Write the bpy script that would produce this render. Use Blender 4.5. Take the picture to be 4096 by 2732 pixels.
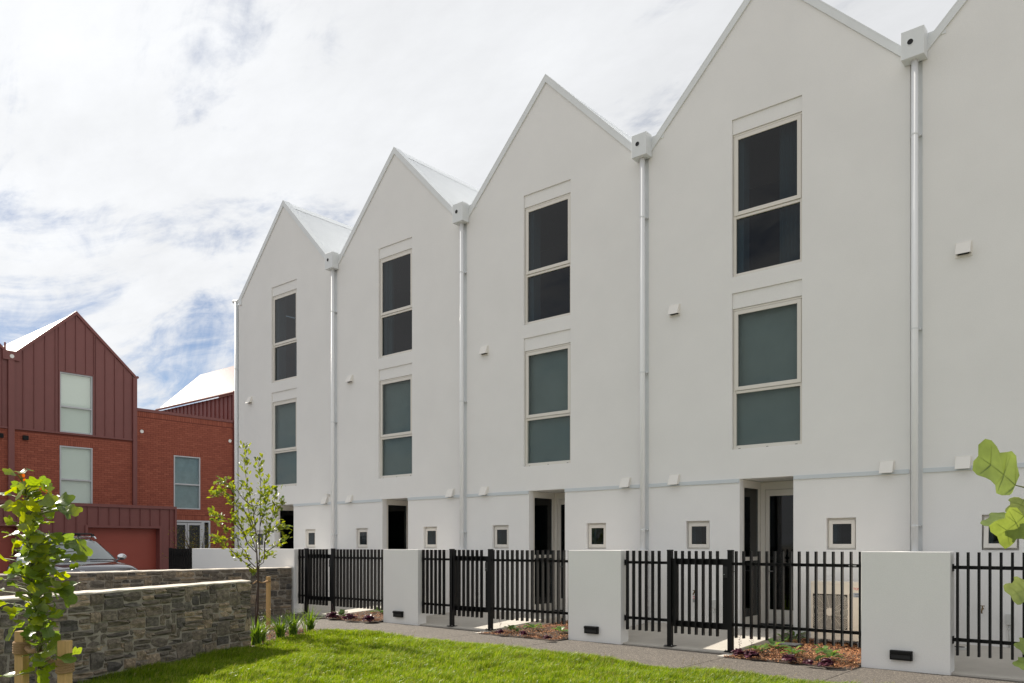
import bpy, bmesh, math, random
import numpy as np
from mathutils import Vector, Matrix
for o in list(bpy.data.objects): bpy.data.objects.remove(o)
random.seed(7); np.random.seed(7)
scn = bpy.context.scene
COL = scn.collection
PI = math.pi
# ------------------------------------------------------------------ camera
F = 3224.0; CX, CY, CZ = 22.96, -13.73, 1.64; TILT = math.radians(40.386)
FW = (-math.sin(TILT), math.cos(TILT)); RT = (math.cos(TILT), math.sin(TILT))
cam_d = bpy.data.cameras.new('camera'); cam = bpy.data.objects.new('camera', cam_d); COL.objects.link(cam)
cam_d.sensor_width = 36; cam_d.lens = 36*F/4096; cam_d.shift_y = (2182-1366)/4096.0
cam_d.clip_start = 0.05; cam_d.clip_end = 3000
cam.location = (CX, CY, CZ); cam.rotation_euler = (PI/2, 0, TILT)
scn.camera = cam
scn.render.resolution_x = 1024; scn.render.resolution_y = 683
# ------------------------------------------------------------------ sun + sky
SUN = Vector((-1.5, 0.068, 1.0)).normalized()
sd = bpy.data.lights.new('sun', 'SUN'); sd.energy = 5.0; sd.angle = math.radians(0.53); sd.color = (1.0, 0.93, 0.82)
so = bpy.data.objects.new('sun', sd); COL.objects.link(so); so.location = (-30, 10, 40)
so.rotation_euler = (-SUN).to_track_quat('-Z', 'Y').to_euler()
w = bpy.data.worlds.new('World'); scn.world = w; w.use_nodes = True
wn = w.node_tree.nodes; wl = w.node_tree.links; wn.clear()
def N(tree, typ, **kw):
    n = tree.nodes.new(typ)
    for k, v in kw.items():
        if k.startswith('i_'): n.inputs[k[2:].replace('_', ' ')].default_value = v
        elif k.startswith('n_'): n.inputs[int(k[2:])].default_value = v
        else: setattr(n, k, v)
    return n
T = w.node_tree
out = N(T, 'ShaderNodeOutputWorld'); bg = N(T, 'ShaderNodeBackground'); bg.inputs[1].default_value = 0.092
sky = N(T, 'ShaderNodeTexSky', sky_type='NISHITA', sun_disc=False)
sky.sun_elevation = math.asin(SUN.z); sky.sun_rotation = math.atan2(SUN.x, SUN.y)
sky.air_density = 0.8; sky.dust_density = 0.15; sky.ozone_density = 1.5
tc = N(T, 'ShaderNodeTexCoord')
sep = N(T, 'ShaderNodeSeparateXYZ'); wl.new(tc.outputs['Generated'], sep.inputs[0])
def M(op, a, b=None, c=None, clamp=False, tree=None):
    tree = tree or T
    n = N(tree, 'ShaderNodeMath', operation=op, use_clamp=clamp)
    for i, v in enumerate((a, b, c)):
        if v is None: continue
        if isinstance(v, (int, float)): n.inputs[i].default_value = v
        else: tree.links.new(v, n.inputs[i])
    return n.outputs[0]
zz = M('ADD', M('MAXIMUM', sep.outputs[2], 0.0), 0.22)
cmb = N(T, 'ShaderNodeCombineXYZ')
wl.new(M('DIVIDE', sep.outputs[0], zz), cmb.inputs[0]); wl.new(M('DIVIDE', sep.outputs[1], zz), cmb.inputs[1])
mp = N(T, 'ShaderNodeMapping'); mp.inputs['Rotation'].default_value = (0, 0, math.radians(-52)); mp.inputs['Scale'].default_value = (0.85, 1.6, 1)
mp.inputs['Location'].default_value = (7.0, 2.0, 0)
wl.new(cmb.outputs[0], mp.inputs[0])
n1 = N(T, 'ShaderNodeTexNoise', i_Scale=1.5, i_Detail=10.0, i_Roughness=0.62, i_Distortion=0.8); wl.new(mp.outputs[0], n1.inputs['Vector'])
n2 = N(T, 'ShaderNodeTexNoise', i_Scale=5.5, i_Detail=9.0, i_Roughness=0.66, i_Distortion=0.6); wl.new(mp.outputs[0], n2.inputs['Vector'])
cov = M('ADD', M('MULTIPLY', n1.outputs['Fac'], 0.72), M('MULTIPLY', n2.outputs['Fac'], 0.28))
mr = N(T, 'ShaderNodeMapRange', interpolation_type='SMOOTHSTEP'); mr.inputs[1].default_value = 0.365; mr.inputs[2].default_value = 0.55; mr.inputs[3].default_value = 0.08
el = N(T, 'ShaderNodeMapRange', interpolation_type='SMOOTHSTEP'); wl.new(sep.outputs[2], el.inputs[0])   # cloud deck thins out low in the sky
el.inputs[1].default_value = 0.16; el.inputs[2].default_value = 0.42; el.inputs[3].default_value = 0.0; el.inputs[4].default_value = 0.07
wl.new(M('ADD', cov, el.outputs[0]), mr.inputs[0])
n3 = N(T, 'ShaderNodeTexNoise', i_Scale=3.0, i_Detail=8.0, i_Roughness=0.65); wl.new(mp.outputs[0], n3.inputs['Vector'])
# forward scattering: thin cloud is brighter towards the sun
dot = N(T, 'ShaderNodeVectorMath', operation='DOT_PRODUCT'); wl.new(tc.outputs['Generated'], dot.inputs[0]); dot.inputs[1].default_value = SUN
fs = M('MULTIPLY_ADD', M('POWER', M('MAXIMUM', dot.outputs['Value'], 0.0), 2.5), 0.26, 0.86)
shade = M('MULTIPLY', fs, M('MULTIPLY_ADD', n3.outputs['Fac'], 0.34, 0.80))
ccol = N(T, 'ShaderNodeMix', data_type='RGBA', blend_type='MULTIPLY'); ccol.inputs[0].default_value = 1.0
ccol.inputs[6].default_value = (6.25, 6.35, 6.5, 1)
cs = N(T, 'ShaderNodeCombineXYZ'); [wl.new(shade, cs.inputs[i]) for i in range(3)]
wl.new(cs.outputs[0], ccol.inputs[7])
mx = N(T, 'ShaderNodeMix', data_type='RGBA'); wl.new(mr.outputs[0], mx.inputs[0])
skm = N(T, 'ShaderNodeVectorMath', operation='MULTIPLY'); skm.inputs[1].default_value = (.52, .54, .58); wl.new(sky.outputs[0], skm.inputs[0]); wl.new(skm.outputs[0], mx.inputs[6]); wl.new(ccol.outputs[2], mx.inputs[7])
wl.new(mx.outputs[2], bg.inputs[0]); wl.new(bg.outputs[0], out.inputs[0])
vs = scn.view_settings; vs.view_transform = 'Standard'; vs.look = 'None'; vs.exposure = 0.64; vs.gamma = 1; vs.use_curve_mapping = False
scn.render.engine = 'CYCLES'
scn.cycles.max_bounces = 10; scn.cycles.diffuse_bounces = 4; scn.cycles.transparent_max_bounces = 12
scn.cycles.sample_clamp_indirect = 6.0; scn.cycles.sample_clamp_direct = 4.0
# ------------------------------------------------------------------ materials
MATS = {}
def mat(name, col, rough=0.7, var=0.0, vscale=4.0, bump=0.0, bscale=150.0, metallic=0.0, coat=0.0, spec=0.5, col2=None, fine=0.0, fscale=300.0, trans=0.0, objrand=None, island=None, stretch=None):
    if name in MATS: return MATS[name]
    m = bpy.data.materials.new(name); m.use_nodes = True; MATS[name] = m
    t = m.node_tree; nt = t.nodes; nt.clear(); L = t.links
    o = N(t, 'ShaderNodeOutputMaterial'); p = N(t, 'ShaderNodeBsdfPrincipled')
    p.inputs['Roughness'].default_value = rough; p.inputs['Metallic'].default_value = metallic
    p.inputs['Specular IOR Level'].default_value = spec
    if coat: p.inputs['Coat Weight'].default_value = coat; p.inputs['Coat Roughness'].default_value = 0.03
    geo = N(t, 'ShaderNodeNewGeometry')
    pos = geo.outputs['Position']
    if stretch or objrand is not None:
        tcn = N(t, 'ShaderNodeTexCoord'); pos = tcn.outputs['Object']
        if stretch:
            mpn = N(t, 'ShaderNodeMapping'); mpn.inputs['Scale'].default_value = stretch; L.new(pos, mpn.inputs[0]); pos = mpn.outputs[0]
    csock = None
    def rgb(c): n = N(t, 'ShaderNodeRGB'); n.outputs[0].default_value = (*c, 1); return n.outputs[0]
    def mixc(f, a, b):
        n = N(t, 'ShaderNodeMix', data_type='RGBA')
        if isinstance(f, float): n.inputs[0].default_value = f
        else: L.new(f, n.inputs[0])
        L.new(a, n.inputs[6]); L.new(b, n.inputs[7]); return n.outputs[2]
    csock = rgb(col)
    ramp = objrand or island
    if ramp:
        rp = N(t, 'ShaderNodeValToRGB'); rp.color_ramp.interpolation = 'LINEAR'
        els = rp.color_ramp.elements
        while len(els) < len(ramp): els.new(0.5)
        for i, cc in enumerate(ramp): els[i].position = i/(len(ramp)-1); els[i].color = (*cc, 1)
        if objrand: oi = N(t, 'ShaderNodeObjectInfo'); L.new(oi.outputs['Random'], rp.inputs[0])
        else: L.new(geo.outputs['Random Per Island'], rp.inputs[0])
        csock = rp.outputs[0]
    if var or col2:
        nz = N(t, 'ShaderNodeTexNoise', i_Scale=vscale, i_Detail=6.0, i_Roughness=0.6); L.new(pos, nz.inputs['Vector'])
        m2 = N(t, 'ShaderNodeMapRange'); m2.inputs[1].default_value = 0.3; m2.inputs[2].default_value = 0.7; L.new(nz.outputs['Fac'], m2.inputs[0])
        if col2: csock = mixc(m2.outputs[0], csock, rgb(col2))
        else:
            sc = N(t, 'ShaderNodeMapRange'); sc.inputs[3].default_value = 1-var; sc.inputs[4].default_value = 1+var; L.new(m2.outputs[0], sc.inputs[0])
            vm = N(t, 'ShaderNodeVectorMath', operation='SCALE'); L.new(csock, vm.inputs[0]); L.new(sc.outputs[0], vm.inputs['Scale']); csock = vm.outputs[0]
    if fine:
        nz = N(t, 'ShaderNodeTexNoise', i_Scale=fscale, i_Detail=3.0, i_Roughness=0.7); L.new(pos, nz.inputs['Vector'])
        sc = N(t, 'ShaderNodeMapRange'); sc.inputs[1].default_value = 0.25; sc.inputs[2].default_value = 0.75; sc.inputs[3].default_value = 1-fine; sc.inputs[4].default_value = 1+fine; L.new(nz.outputs['Fac'], sc.inputs[0])
        vm = N(t, 'ShaderNodeVectorMath', operation='SCALE'); L.new(csock, vm.inputs[0]); L.new(sc.outputs[0], vm.inputs['Scale']); csock = vm.outputs[0]
    L.new(csock, p.inputs['Base Color'])
    if bump:
        nb = N(t, 'ShaderNodeTexNoise', i_Scale=bscale, i_Detail=4.0, i_Roughness=0.6); L.new(pos, nb.inputs['Vector'])
        b = N(t, 'ShaderNodeBump', i_Strength=bump, i_Distance=0.01); L.new(nb.outputs['Fac'], b.inputs['Height']); L.new(b.outputs[0], p.inputs['Normal'])
    if trans:
        tr = N(t, 'ShaderNodeBsdfTranslucent'); 
        hs = N(t, 'ShaderNodeHueSaturation', i_Hue=0.475, i_Saturation=1.1, i_Value=1.9); L.new(csock, hs.inputs['Color']); L.new(hs.outputs[0], tr.inputs[0])
        ms = N(t, 'ShaderNodeMixShader'); ms.inputs[0].default_value = trans; L.new(p.outputs[0], ms.inputs[1]); L.new(tr.outputs[0], ms.inputs[2]); L.new(ms.outputs[0], o.inputs[0])
    else: L.new(p.outputs[0], o.inputs[0])
    return m
def glass(name, tint, ior=1.45, rough=0.0):
    if name in MATS: return MATS[name]
    m = bpy.data.materials.new(name); m.use_nodes = True; MATS[name] = m
    t = m.node_tree; t.nodes.clear(); L = t.links
    o = N(t, 'ShaderNodeOutputMaterial'); tr = N(t, 'ShaderNodeBsdfTransparent'); tr.inputs[0].default_value = (*tint, 1)
    gl = N(t, 'ShaderNodeBsdfGlossy', i_Roughness=rough); fr = N(t, 'ShaderNodeFresnel', i_IOR=ior); ms = N(t, 'ShaderNodeMixShader')
    ge = N(t, 'ShaderNodeNewGeometry'); L.new(M('MULTIPLY', fr.outputs[0], M('SUBTRACT', 1.0, ge.outputs['Backfacing'], tree=t), tree=t), ms.inputs[0]); L.new(tr.outputs[0], ms.inputs[1]); L.new(gl.outputs[0], ms.inputs[2]); L.new(ms.outputs[0], o.inputs[0])
    return m
mat('stucco', (0.81, 0.80, 0.782), 0.92, var=0.025, vscale=0.9, bump=0.3, bscale=140, fine=0.05, fscale=90)
mat('flashing', (0.73, 0.75, 0.755), 0.45, var=0.03)
mat('belt_metal', (0.60, 0.64, 0.665), 0.45)
mat('pipe_white', (0.84, 0.845, 0.845), 0.4)
mat('roof_white', (0.84, 0.86, 0.87), 0.42, var=0.03, vscale=2)
mat('frame', (0.73, 0.695, 0.635), 0.45)
mat('reveal', (0.75, 0.78, 0.78), 0.7)
mat('blind', (0.42, 0.465, 0.455), 0.8, var=0.06, vscale=2.0)
mat('interior', (0.185, 0.20, 0.215), 0.9)
mat('wood_floor', (0.09, 0.06, 0.04), 0.6)
mat('vent_white', (0.80, 0.77, 0.72), 0.5)
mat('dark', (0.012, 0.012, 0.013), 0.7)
mat('black_metal', (0.006, 0.006, 0.0065), 0.5, var=0.1, spec=0.22)
mat('grey_plastic', (0.55, 0.55, 0.53), 0.5)
mat('concrete', (0.50, 0.465, 0.41), 0.85, var=0.07, vscale=3.0, fine=0.06, fscale=120, bump=0.1, bscale=90)
mat('mortar', (0.33, 0.295, 0.245), 0.95, var=0.18, vscale=9, fine=0.15, fscale=160, bump=0.6, bscale=60)
mat('cap_mortar', (0.62, 0.56, 0.48), 0.95, var=0.15, vscale=12, fine=0.15, fscale=120, bump=0.6, bscale=50)
mat('open_ground', (0.26, 0.235, 0.20), 0.95, var=0.2, vscale=0.6)
mat('soil', (0.035, 0.022, 0.014), 0.95, var=0.3, vscale=30)
mat('chips', (0.2, 0.1, 0.05), 0.8, island=[(0.08, 0.028, 0.012), (0.22, 0.075, 0.028), (0.36, 0.14, 0.05), (0.46, 0.21, 0.085), (0.58, 0.34, 0.17)])
mat('stone', (0.2, 0.2, 0.2), 0.85, objrand=[(0.086, 0.075, 0.064), (0.214, 0.172, 0.124), (0.112, 0.100, 0.085), (0.321, 0.245, 0.167), (0.171, 0.147, 0.115), (0.086, 0.078, 0.069), (0.257, 0.205, 0.149), (0.139, 0.124, 0.104), (0.407, 0.310, 0.207), (0.118, 0.107, 0.092), (0.214, 0.175, 0.131), (0.091, 0.084, 0.077)], var=0.5, vscale=2.2, fine=0.35, fscale=9, bump=1.0, bscale=5)
mat('brick', (0.3, 0.08, 0.05), 0.85, objrand=[(0.255, 0.066, 0.040), (0.32, 0.088, 0.052), (0.285, 0.075, 0.044), (0.35, 0.100, 0.060)], fine=0.1, fscale=30)
mat('bricks', (0.3, 0.08, 0.05), 0.85, island=[(0.255, 0.066, 0.040), (0.32, 0.088, 0.052), (0.285, 0.075, 0.044), (0.35, 0.100, 0.060)], fine=0.1, fscale=90)
mat('brick_mortar', (0.17, 0.045, 0.03), 0.95)
mat('red_metal', (0.195, 0.063, 0.056), 0.5, var=0.04, vscale=3)
mat('red_roof', (0.30, 0.185, 0.17), 0.17, var=0.05, vscale=1.2, spec=0.2)
mat('garage_red', (0.33, 0.066, 0.043), 0.5)
mat('alu_frame', (0.50, 0.51, 0.53), 0.4)
mat('white_blind_and_reflection', (0.80, 0.79, 0.74), 0.85)  # real blinds and curtain, also the painted reflection of the upper red window
mat('grey_curtain', (0.22, 0.27, 0.29), 0.85, var=0.15, vscale=3)
mat('timber', (0.50, 0.32, 0.135), 0.8, var=0.15, vscale=6, stretch=(18, 18, 1.2), fine=0.1, fscale=60)
mat('hessian', (0.40, 0.25, 0.13), 0.95, fine=0.3, fscale=500, bump=0.8, bscale=400)
mat('bark', (0.13, 0.10, 0.07), 0.9, var=0.25, vscale=40, bump=0.5, bscale=120)
mat('twig', (0.055, 0.035, 0.025), 0.85)
mat('green_twig', (0.14, 0.16, 0.04), 0.7)
mat('tulip_leaf', (0.07, 0.14, 0.02), 0.33, objrand=[(0.08, 0.14, 0.022), (0.13, 0.20, 0.018), (0.07, 0.125, 0.025), (0.21, 0.26, 0.02), (0.11, 0.17, 0.02)], trans=0.62, var=0.12, vscale=8, spec=0.7)
mat('vein', (0.22, 0.28, 0.06), 0.5, trans=0.3)
mat('pale_leaf', (0.20, 0.26, 0.07), 0.45, objrand=[(0.17, 0.21, 0.07), (0.10, 0.17, 0.025), (0.20, 0.24, 0.09), (0.13, 0.20, 0.025)], trans=0.40, var=0.22, vscale=2.5)
mat('old_leaf', (0.45, 0.16, 0.02), 0.6, trans=0.4)
mat('magnolia_leaf', (0.08, 0.15, 0.03), 0.36, objrand=[(0.07, 0.12, 0.035), (0.13, 0.19, 0.025), (0.09, 0.145, 0.032), (0.17, 0.22, 0.022), (0.06, 0.10, 0.036)], trans=0.43)
mat('yellow_leaf', (0.2, 0.2, 0.02), 0.6, island=[(0.10, 0.14, 0.02), (0.24, 0.19, 0.015), (0.16, 0.17, 0.02)], trans=0.45)
mat('hosta', (0.10, 0.19, 0.035), 0.5, island=[(0.06, 0.13, 0.03), (0.12, 0.22, 0.04), (0.10, 0.17, 0.06)], trans=0.35)
mat('heuchera', (0.05, 0.015, 0.025), 0.5, island=[(0.05, 0.016, 0.026), (0.11, 0.022, 0.04), (0.045, 0.024, 0.032), (0.13, 0.04, 0.06)], trans=0.15, spec=0.35)
mat('strap_leaf', (0.08, 0.17, 0.02), 0.45, island=[(0.05, 0.12, 0.02), (0.10, 0.19, 0.02), (0.15, 0.22, 0.03)], trans=0.35)
mat('grass', (0.07, 0.14, 0.012), 0.38, island=[(0.055, 0.115, 0.013), (0.10, 0.19, 0.016), (0.14, 0.235, 0.016), (0.19, 0.28, 0.022), (0.33, 0.34, 0.11)], trans=0.36, spec=0.3, var=0.28, vscale=2.6)
mat('seed_stalk', (0.32, 0.27, 0.12), 0.7, trans=0.3)
mat('lawn_soil', (0.075, 0.11, 0.025), 0.95, var=0.3, vscale=20)
mat('car_paint', (0.13, 0.13, 0.142), 0.16, metallic=0.9, coat=1.0, spec=0.6)
mat('chrome', (0.75, 0.76, 0.78), 0.08, metallic=1.0)
mat('tyre', (0.02, 0.02, 0.02), 0.85)
mat('rubber', (0.015, 0.015, 0.015), 0.7)
mat('lamp_glass', (0.6, 0.62, 0.65), 0.1, spec=0.8)
mat('ac_cream', (0.78, 0.71, 0.60), 0.45)
mat('ac_grille', (0.76, 0.70, 0.60), 0.5)
mat('fan_dark', (0.06, 0.055, 0.05), 0.8)
mat('ac_red', (0.62, 0.02, 0.03), 0.5)
mat('ac_badge', (0.36, 0.39, 0.43), 0.35)
mat('ink', (0.03, 0.03, 0.04), 0.6)
mat('paper', (0.75, 0.74, 0.72), 0.7)
mat('galv', (0.32, 0.33, 0.34), 0.4, metallic=0.7)
mat('asphalt', (0.05, 0.05, 0.052), 0.9, var=0.15, fine=0.2, fscale=200)
mat('white_lamp', (0.80, 0.78, 0.74), 0.4)
mat('brass', (0.18, 0.12, 0.05), 0.4, metallic=0.8)
glass('glass_up', (0.38, 0.45, 0.48), ior=1.50); glass('glass_lo', (0.70, 0.74, 0.74), ior=1.40); glass('glass_red', (0.93, 0.97, 0.96), ior=1.6); glass('glass_car', (0.55, 0.59, 0.60), ior=1.9)
# exposed aggregate: small pale and dark pebbles in a grey matrix
def aggregate():
    m = mat('aggregate', (0.125, 0.110, 0.094), 0.8, var=0.06, vscale=1.5, bump=0.5, bscale=160)
    t = m.node_tree; L = t.links
    p = next(n for n in t.nodes if n.type == 'BSDF_PRINCIPLED'); src = p.inputs['Base Color'].links[0].from_socket
    g = N(t, 'ShaderNodeNewGeometry'); v = N(t, 'ShaderNodeTexVoronoi', i_Scale=95.0); L.new(g.outputs['Position'], v.inputs['Vector'])
    r = N(t, 'ShaderNodeValToRGB'); sp = N(t, 'ShaderNodeSeparateColor'); L.new(v.outputs['Color'], sp.inputs[0]); L.new(sp.outputs[0], r.inputs[0])
    e = r.color_ramp.elements; e[0].position = 0; e[0].color = (0.35, 0.34, 0.34, 1); e[1].position = 1; e[1].color = (2.6, 2.5, 2.4, 1)
    a = e.new(0.25); a.color = (0.75, 0.74, 0.72, 1); a = e.new(0.8); a.color = (1.1, 1.08, 1.05, 1)
    vm = N(t, 'ShaderNodeVectorMath', operation='MULTIPLY'); L.new(src, vm.inputs[0]); L.new(r.outputs[0], vm.inputs[1]); L.new(vm.outputs[0], p.inputs['Base Color'])
aggregate()
# ------------------------------------------------------------------ mesh helpers
class MB:
    def __init__(s): s.v = []; s.f = []
    def add(s, v, f):
        b = len(s.v); s.v += [tuple(p) for p in v]; s.f += [tuple(i+b for i in q) for q in f]; return s
    def box(s, x0, x1, y0, y1, z0, z1):
        return s.add([(x0,y0,z0),(x1,y0,z0),(x1,y1,z0),(x0,y1,z0),(x0,y0,z1),(x1,y0,z1),(x1,y1,z1),(x0,y1,z1)],
                     [(3,2,1,0),(4,5,6,7),(0,1,5,4),(1,2,6,5),(2,3,7,6),(3,0,4,7)])
    def prism(s, poly, ax, a, b):
        # poly: 2d outline extruded along axis ax from a to b ('x': (y,z), 'y': (x,z), 'z': (x,y))
        def P(p, h): return {'x': (h, p[0], p[1]), 'y': (p[0], h, p[1]), 'z': (p[0], p[1], h)}[ax]
        n = len(poly)
        return s.add([P(p, a) for p in poly]+[P(p, b) for p in poly], [tuple(range(n))[::-1], tuple(range(n, 2*n))]+[(i, (i+1) % n, n+(i+1) % n, n+i) for i in range(n)])
    def tube(s, pts, r, n=8, cap=True):
        pts = [Vector(p) for p in pts]; rs = r if isinstance(r, (list, tuple)) else [r]*len(pts)
        V = []; Fc = []
        for i, p in enumerate(pts):
            d = (pts[min(i+1, len(pts)-1)]-pts[max(i-1, 0)]); d = d.normalized() if d.length > 1e-9 else Vector((0,0,1))
            a = d.cross(Vector((0,0,1))) if abs(d.z) < 0.95 else d.cross(Vector((1,0,0))); a.normalize(); b = d.cross(a)
            for k in range(n):
                t = 2*PI*k/n; V.append(p+(a*math.cos(t)+b*math.sin(t))*rs[i])
        for i in range(len(pts)-1):
            for k in range(n): Fc.append((i*n+k, i*n+(k+1) % n, (i+1)*n+(k+1) % n, (i+1)*n+k))
        if cap: Fc += [tuple(range(n)), tuple(range((len(pts)-1)*n, len(pts)*n))[::-1]]
        return s.add(V, Fc)
    def grid(s, fn, nu, nv):
        V = [fn(i/nu, j/nv) for j in range(nv+1) for i in range(nu+1)]
        return s.add(V, [(j*(nu+1)+i, j*(nu+1)+i+1, (j+1)*(nu+1)+i+1, (j+1)*(nu+1)+i) for j in range(nv) for i in range(nu)])
    def ring(s, cx, cz, r0, r1, y0, y1, n=24, sq=None):
        # annulus in the xz plane, thickness along y
        V = []; 
        for y in (y0, y1):
            for r in (r0, r1):
                for k in range(n): t = 2*PI*k/n; V.append((cx+r*math.cos(t), y, cz+r*math.sin(t)))
        Fc = []
        for k in range(n):
            q = (k+1) % n
            Fc += [(k, q, n+q, n+k), (2*n+k, 3*n+k, 3*n+q, 2*n+q), (n+k, n+q, 3*n+q, 3*n+k), (k, 2*n+k, 2*n+q, q)]
        return s.add(V, Fc)
    def mesh(s, name, m, smooth=False, bevel=0.0, fix=True):
        me = bpy.data.meshes.new(name); me.from_pydata(s.v, [], s.f)
        if bevel or fix:
            bm = bmesh.new(); bm.from_mesh(me)
            if bevel: bmesh.ops.bevel(bm, geom=[e for e in bm.edges if len(e.link_faces) == 2 and e.calc_face_angle(0) > 0.5], offset=bevel, segments=2, affect='EDGES', profile=0.6)
            bmesh.ops.recalc_face_normals(bm, faces=bm.faces); bm.to_mesh(me); bm.free()
        if smooth: me.polygons.foreach_set('use_smooth', [True]*len(me.polygons))
        me.materials.append(MATS[m] if isinstance(m, str) else m); me.update(); return me
    def build(s, name, m, parent=None, **k):
        return obj(name, s.mesh(name, m, **k), parent)
def obj(name, me, parent=None, loc=None):
    o = bpy.data.objects.new(name, me); COL.objects.link(o); o.parent = parent
    if loc is not None: o.location = loc
    return o
def tag(o, label, cat, group=None):
    o['label'] = label; o['category'] = cat
    if group: o['group'] = group
    return o
def thing(name, label, cat, loc=(0,0,0), group=None, rz=0.0):
    o = bpy.data.objects.new(name, None); COL.objects.link(o); o.location = loc; o.rotation_euler = (0,0,rz); o.empty_display_size = 0.2
    return tag(o, label, cat, group)
def struct(o): o['kind'] = 'structure'; return o
def stuff(o): o['kind'] = 'stuff'; return o
def copy_tree(o, parent=None, loc=None):
    c = o.copy(); COL.objects.link(c); c.parent = parent
    if loc is not None: c.location = loc
    for ch in list(o.children): copy_tree(ch, c)
    return c
def bx(*a): return MB().box(*a)
def at(px, py, d):
    k = (px-2048)/F; return Vector((CX+d*(FW[0]+k*RT[0]), CY+d*(FW[1]+k*RT[1]), CZ+(2182-py)*d/F))
def on_ground(px, py, z=0.0): return at(px, py, (CZ-z)*F/(py-2182))
def text_mesh(name, body, size, m, parent, loc, rot, ext=0.0008):
    cu = bpy.data.curves.new(name, 'FONT'); cu.body = body; cu.size = size; cu.extrude = ext
    to = bpy.data.objects.new('tmp_text', cu); COL.objects.link(to)
    bpy.context.view_layer.update()
    me = bpy.data.meshes.new_from_object(to.evaluated_get(bpy.context.evaluated_depsgraph_get())); bpy.data.objects.remove(to)
    me.materials.clear(); me.materials.append(MATS[m]); me.name = name
    o = obj(name, me, parent, loc); o.rotation_euler = rot; return o
W = 4.9
# ------------------------------------------------------------------ ground, driveway, path, courtyards, beds
def sheet(name, x0, x1, y0, y1, z, m): return struct(MB().add([(x0,y0,z),(x1,y0,z),(x1,y1,z),(x0,y1,z)], [(0,1,2,3)]).build(name, m, fix=False))
sheet('ground', -900, 900, -900, 900, -0.12, 'open_ground')
struct(bx(-40, 6.0, -30, -2.75, -0.1, 0.10).build('driveway', 'asphalt'))
pb = struct(bx(6.05, 30, -4.12, -2.30, -0.11, -0.012).build('path', 'mortar'))
jx = [6.05]
for i in range(1, 6): jx += [W*i-0.1, W*i+2.98]
jx = sorted(x for x in jx if x >= 6.05)+[29.95]
for a, b in zip(jx[:-1], jx[1:]):
    y1 = -2.75 if abs(((a-2.98)/W) % 1) < 0.02 or abs(((a-2.98)/W) % 1) > 0.98 else -2.33
    bx(a+0.005, b-0.005, -4.12, y1, -0.1, 0.0).build('slab', 'aggregate', pb, bevel=0.004)
bx(6.05, 10.1, -9.0, -4.126, -0.1, -0.002).build('slab', 'aggregate', pb)
def strip_ramp(x0, x1, y0, y1, z0, z1): 
    return MB().add([(x0,y0,-0.1),(x1,y0,-0.1),(x1,y1,-0.1),(x0,y1,-0.1),(x0,y0,z0),(x1,y0,z0),(x1,y1,z1),(x0,y1,z1)], [(3,2,1,0),(4,5,6,7),(0,1,5,4),(1,2,6,5),(2,3,7,6),(3,0,4,7)])
for i in range(0, 5):
    struct(strip_ramp(W*i+0.04, W*i+2.86, -2.326, 0.0, 0.025, 0.145).build('courtyard_slab', 'concrete', bevel=0.006))
    # the slab front runs on as a thin concrete edge along the bed
    if i < 4: struct(bx(W*i+2.86, W*i+2.98, -2.72, -2.335, -0.1, 0.012).build('concrete_edge', 'concrete'))
def chips(name, n, poly, zfun, size=(0.018, 0.07)):
    # mulch: n small bark chips as one mesh
    poly = np.array(poly); lo = poly.min(0); hi = poly.max(0); pts = []
    def inside(p):
        c = False; j = len(poly)-1
        for a in range(len(poly)):
            if (poly[a][1] > p[1]) != (poly[j][1] > p[1]) and p[0] < (poly[j][0]-poly[a][0])*(p[1]-poly[a][1])/(poly[j][1]-poly[a][1])+poly[a][0]: c = not c
            j = a
        return c
    while len(pts) < n:
        p = lo+np.random.rand(2)*(hi-lo)
        if inside(p): pts.append(p)
    V = []; Fc = []
    for p in pts:
        l = random.uniform(*size); wd = random.uniform(0.006, 0.016); th = random.uniform(0.002, 0.006)
        R = Matrix.Rotation(random.uniform(0, 2*PI), 3, 'Z') @ Matrix.Rotation(random.gauss(0, 0.35), 3, 'X') @ Matrix.Rotation(random.gauss(0, 0.35), 3, 'Y')
        c = Vector((p[0], p[1], zfun(p[0], p[1])+random.uniform(0.0, 0.022))); b = len(V)
        for s in ((-1,-1,0),(1,-0.6,0),(0.9,1,0),(-0.9,0.7,0),(0,0,1)):
            V.append(tuple(c+R @ Vector((s[0]*l/2, s[1]*wd/2, s[2]*th))))
        Fc += [(b,b+1,b+4),(b+1,b+2,b+4),(b+2,b+3,b+4),(b+3,b,b+4)]
    o = MB().add(V, Fc).build(name, 'chips', fix=False); return stuff(tag(o, 'bark mulch', 'mulch'))
def bed_z(x, y): return 0.015+0.02*math.sin(x*5)*math.cos(y*4)+0.02*max(0, min(1, (y+2.5)))
for i in range(1, 4):
    x0, x1 = W*i+2.98, W*i+4.80
    struct(MB().grid(lambda u, v: (x0+(x1-x0)*u, -2.74+2.72*v, bed_z(x0+(x1-x0)*u, -2.74+2.72*v)-0.01), 12, 16).build('garden_bed', 'soil'))
    o = chips('mulch', (2600, 3600, 6500)[i-1], [(x0, -2.75), (x1, -2.75), (x1, -0.02), (x0, -0.02)], bed_z)
    o['label'] = ['orange bark mulch in the far narrow bed by the first gate', 'bark mulch in the bed left of the middle white pillar', 'orange bark mulch in front of the cream outdoor unit'][i-1]
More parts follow.
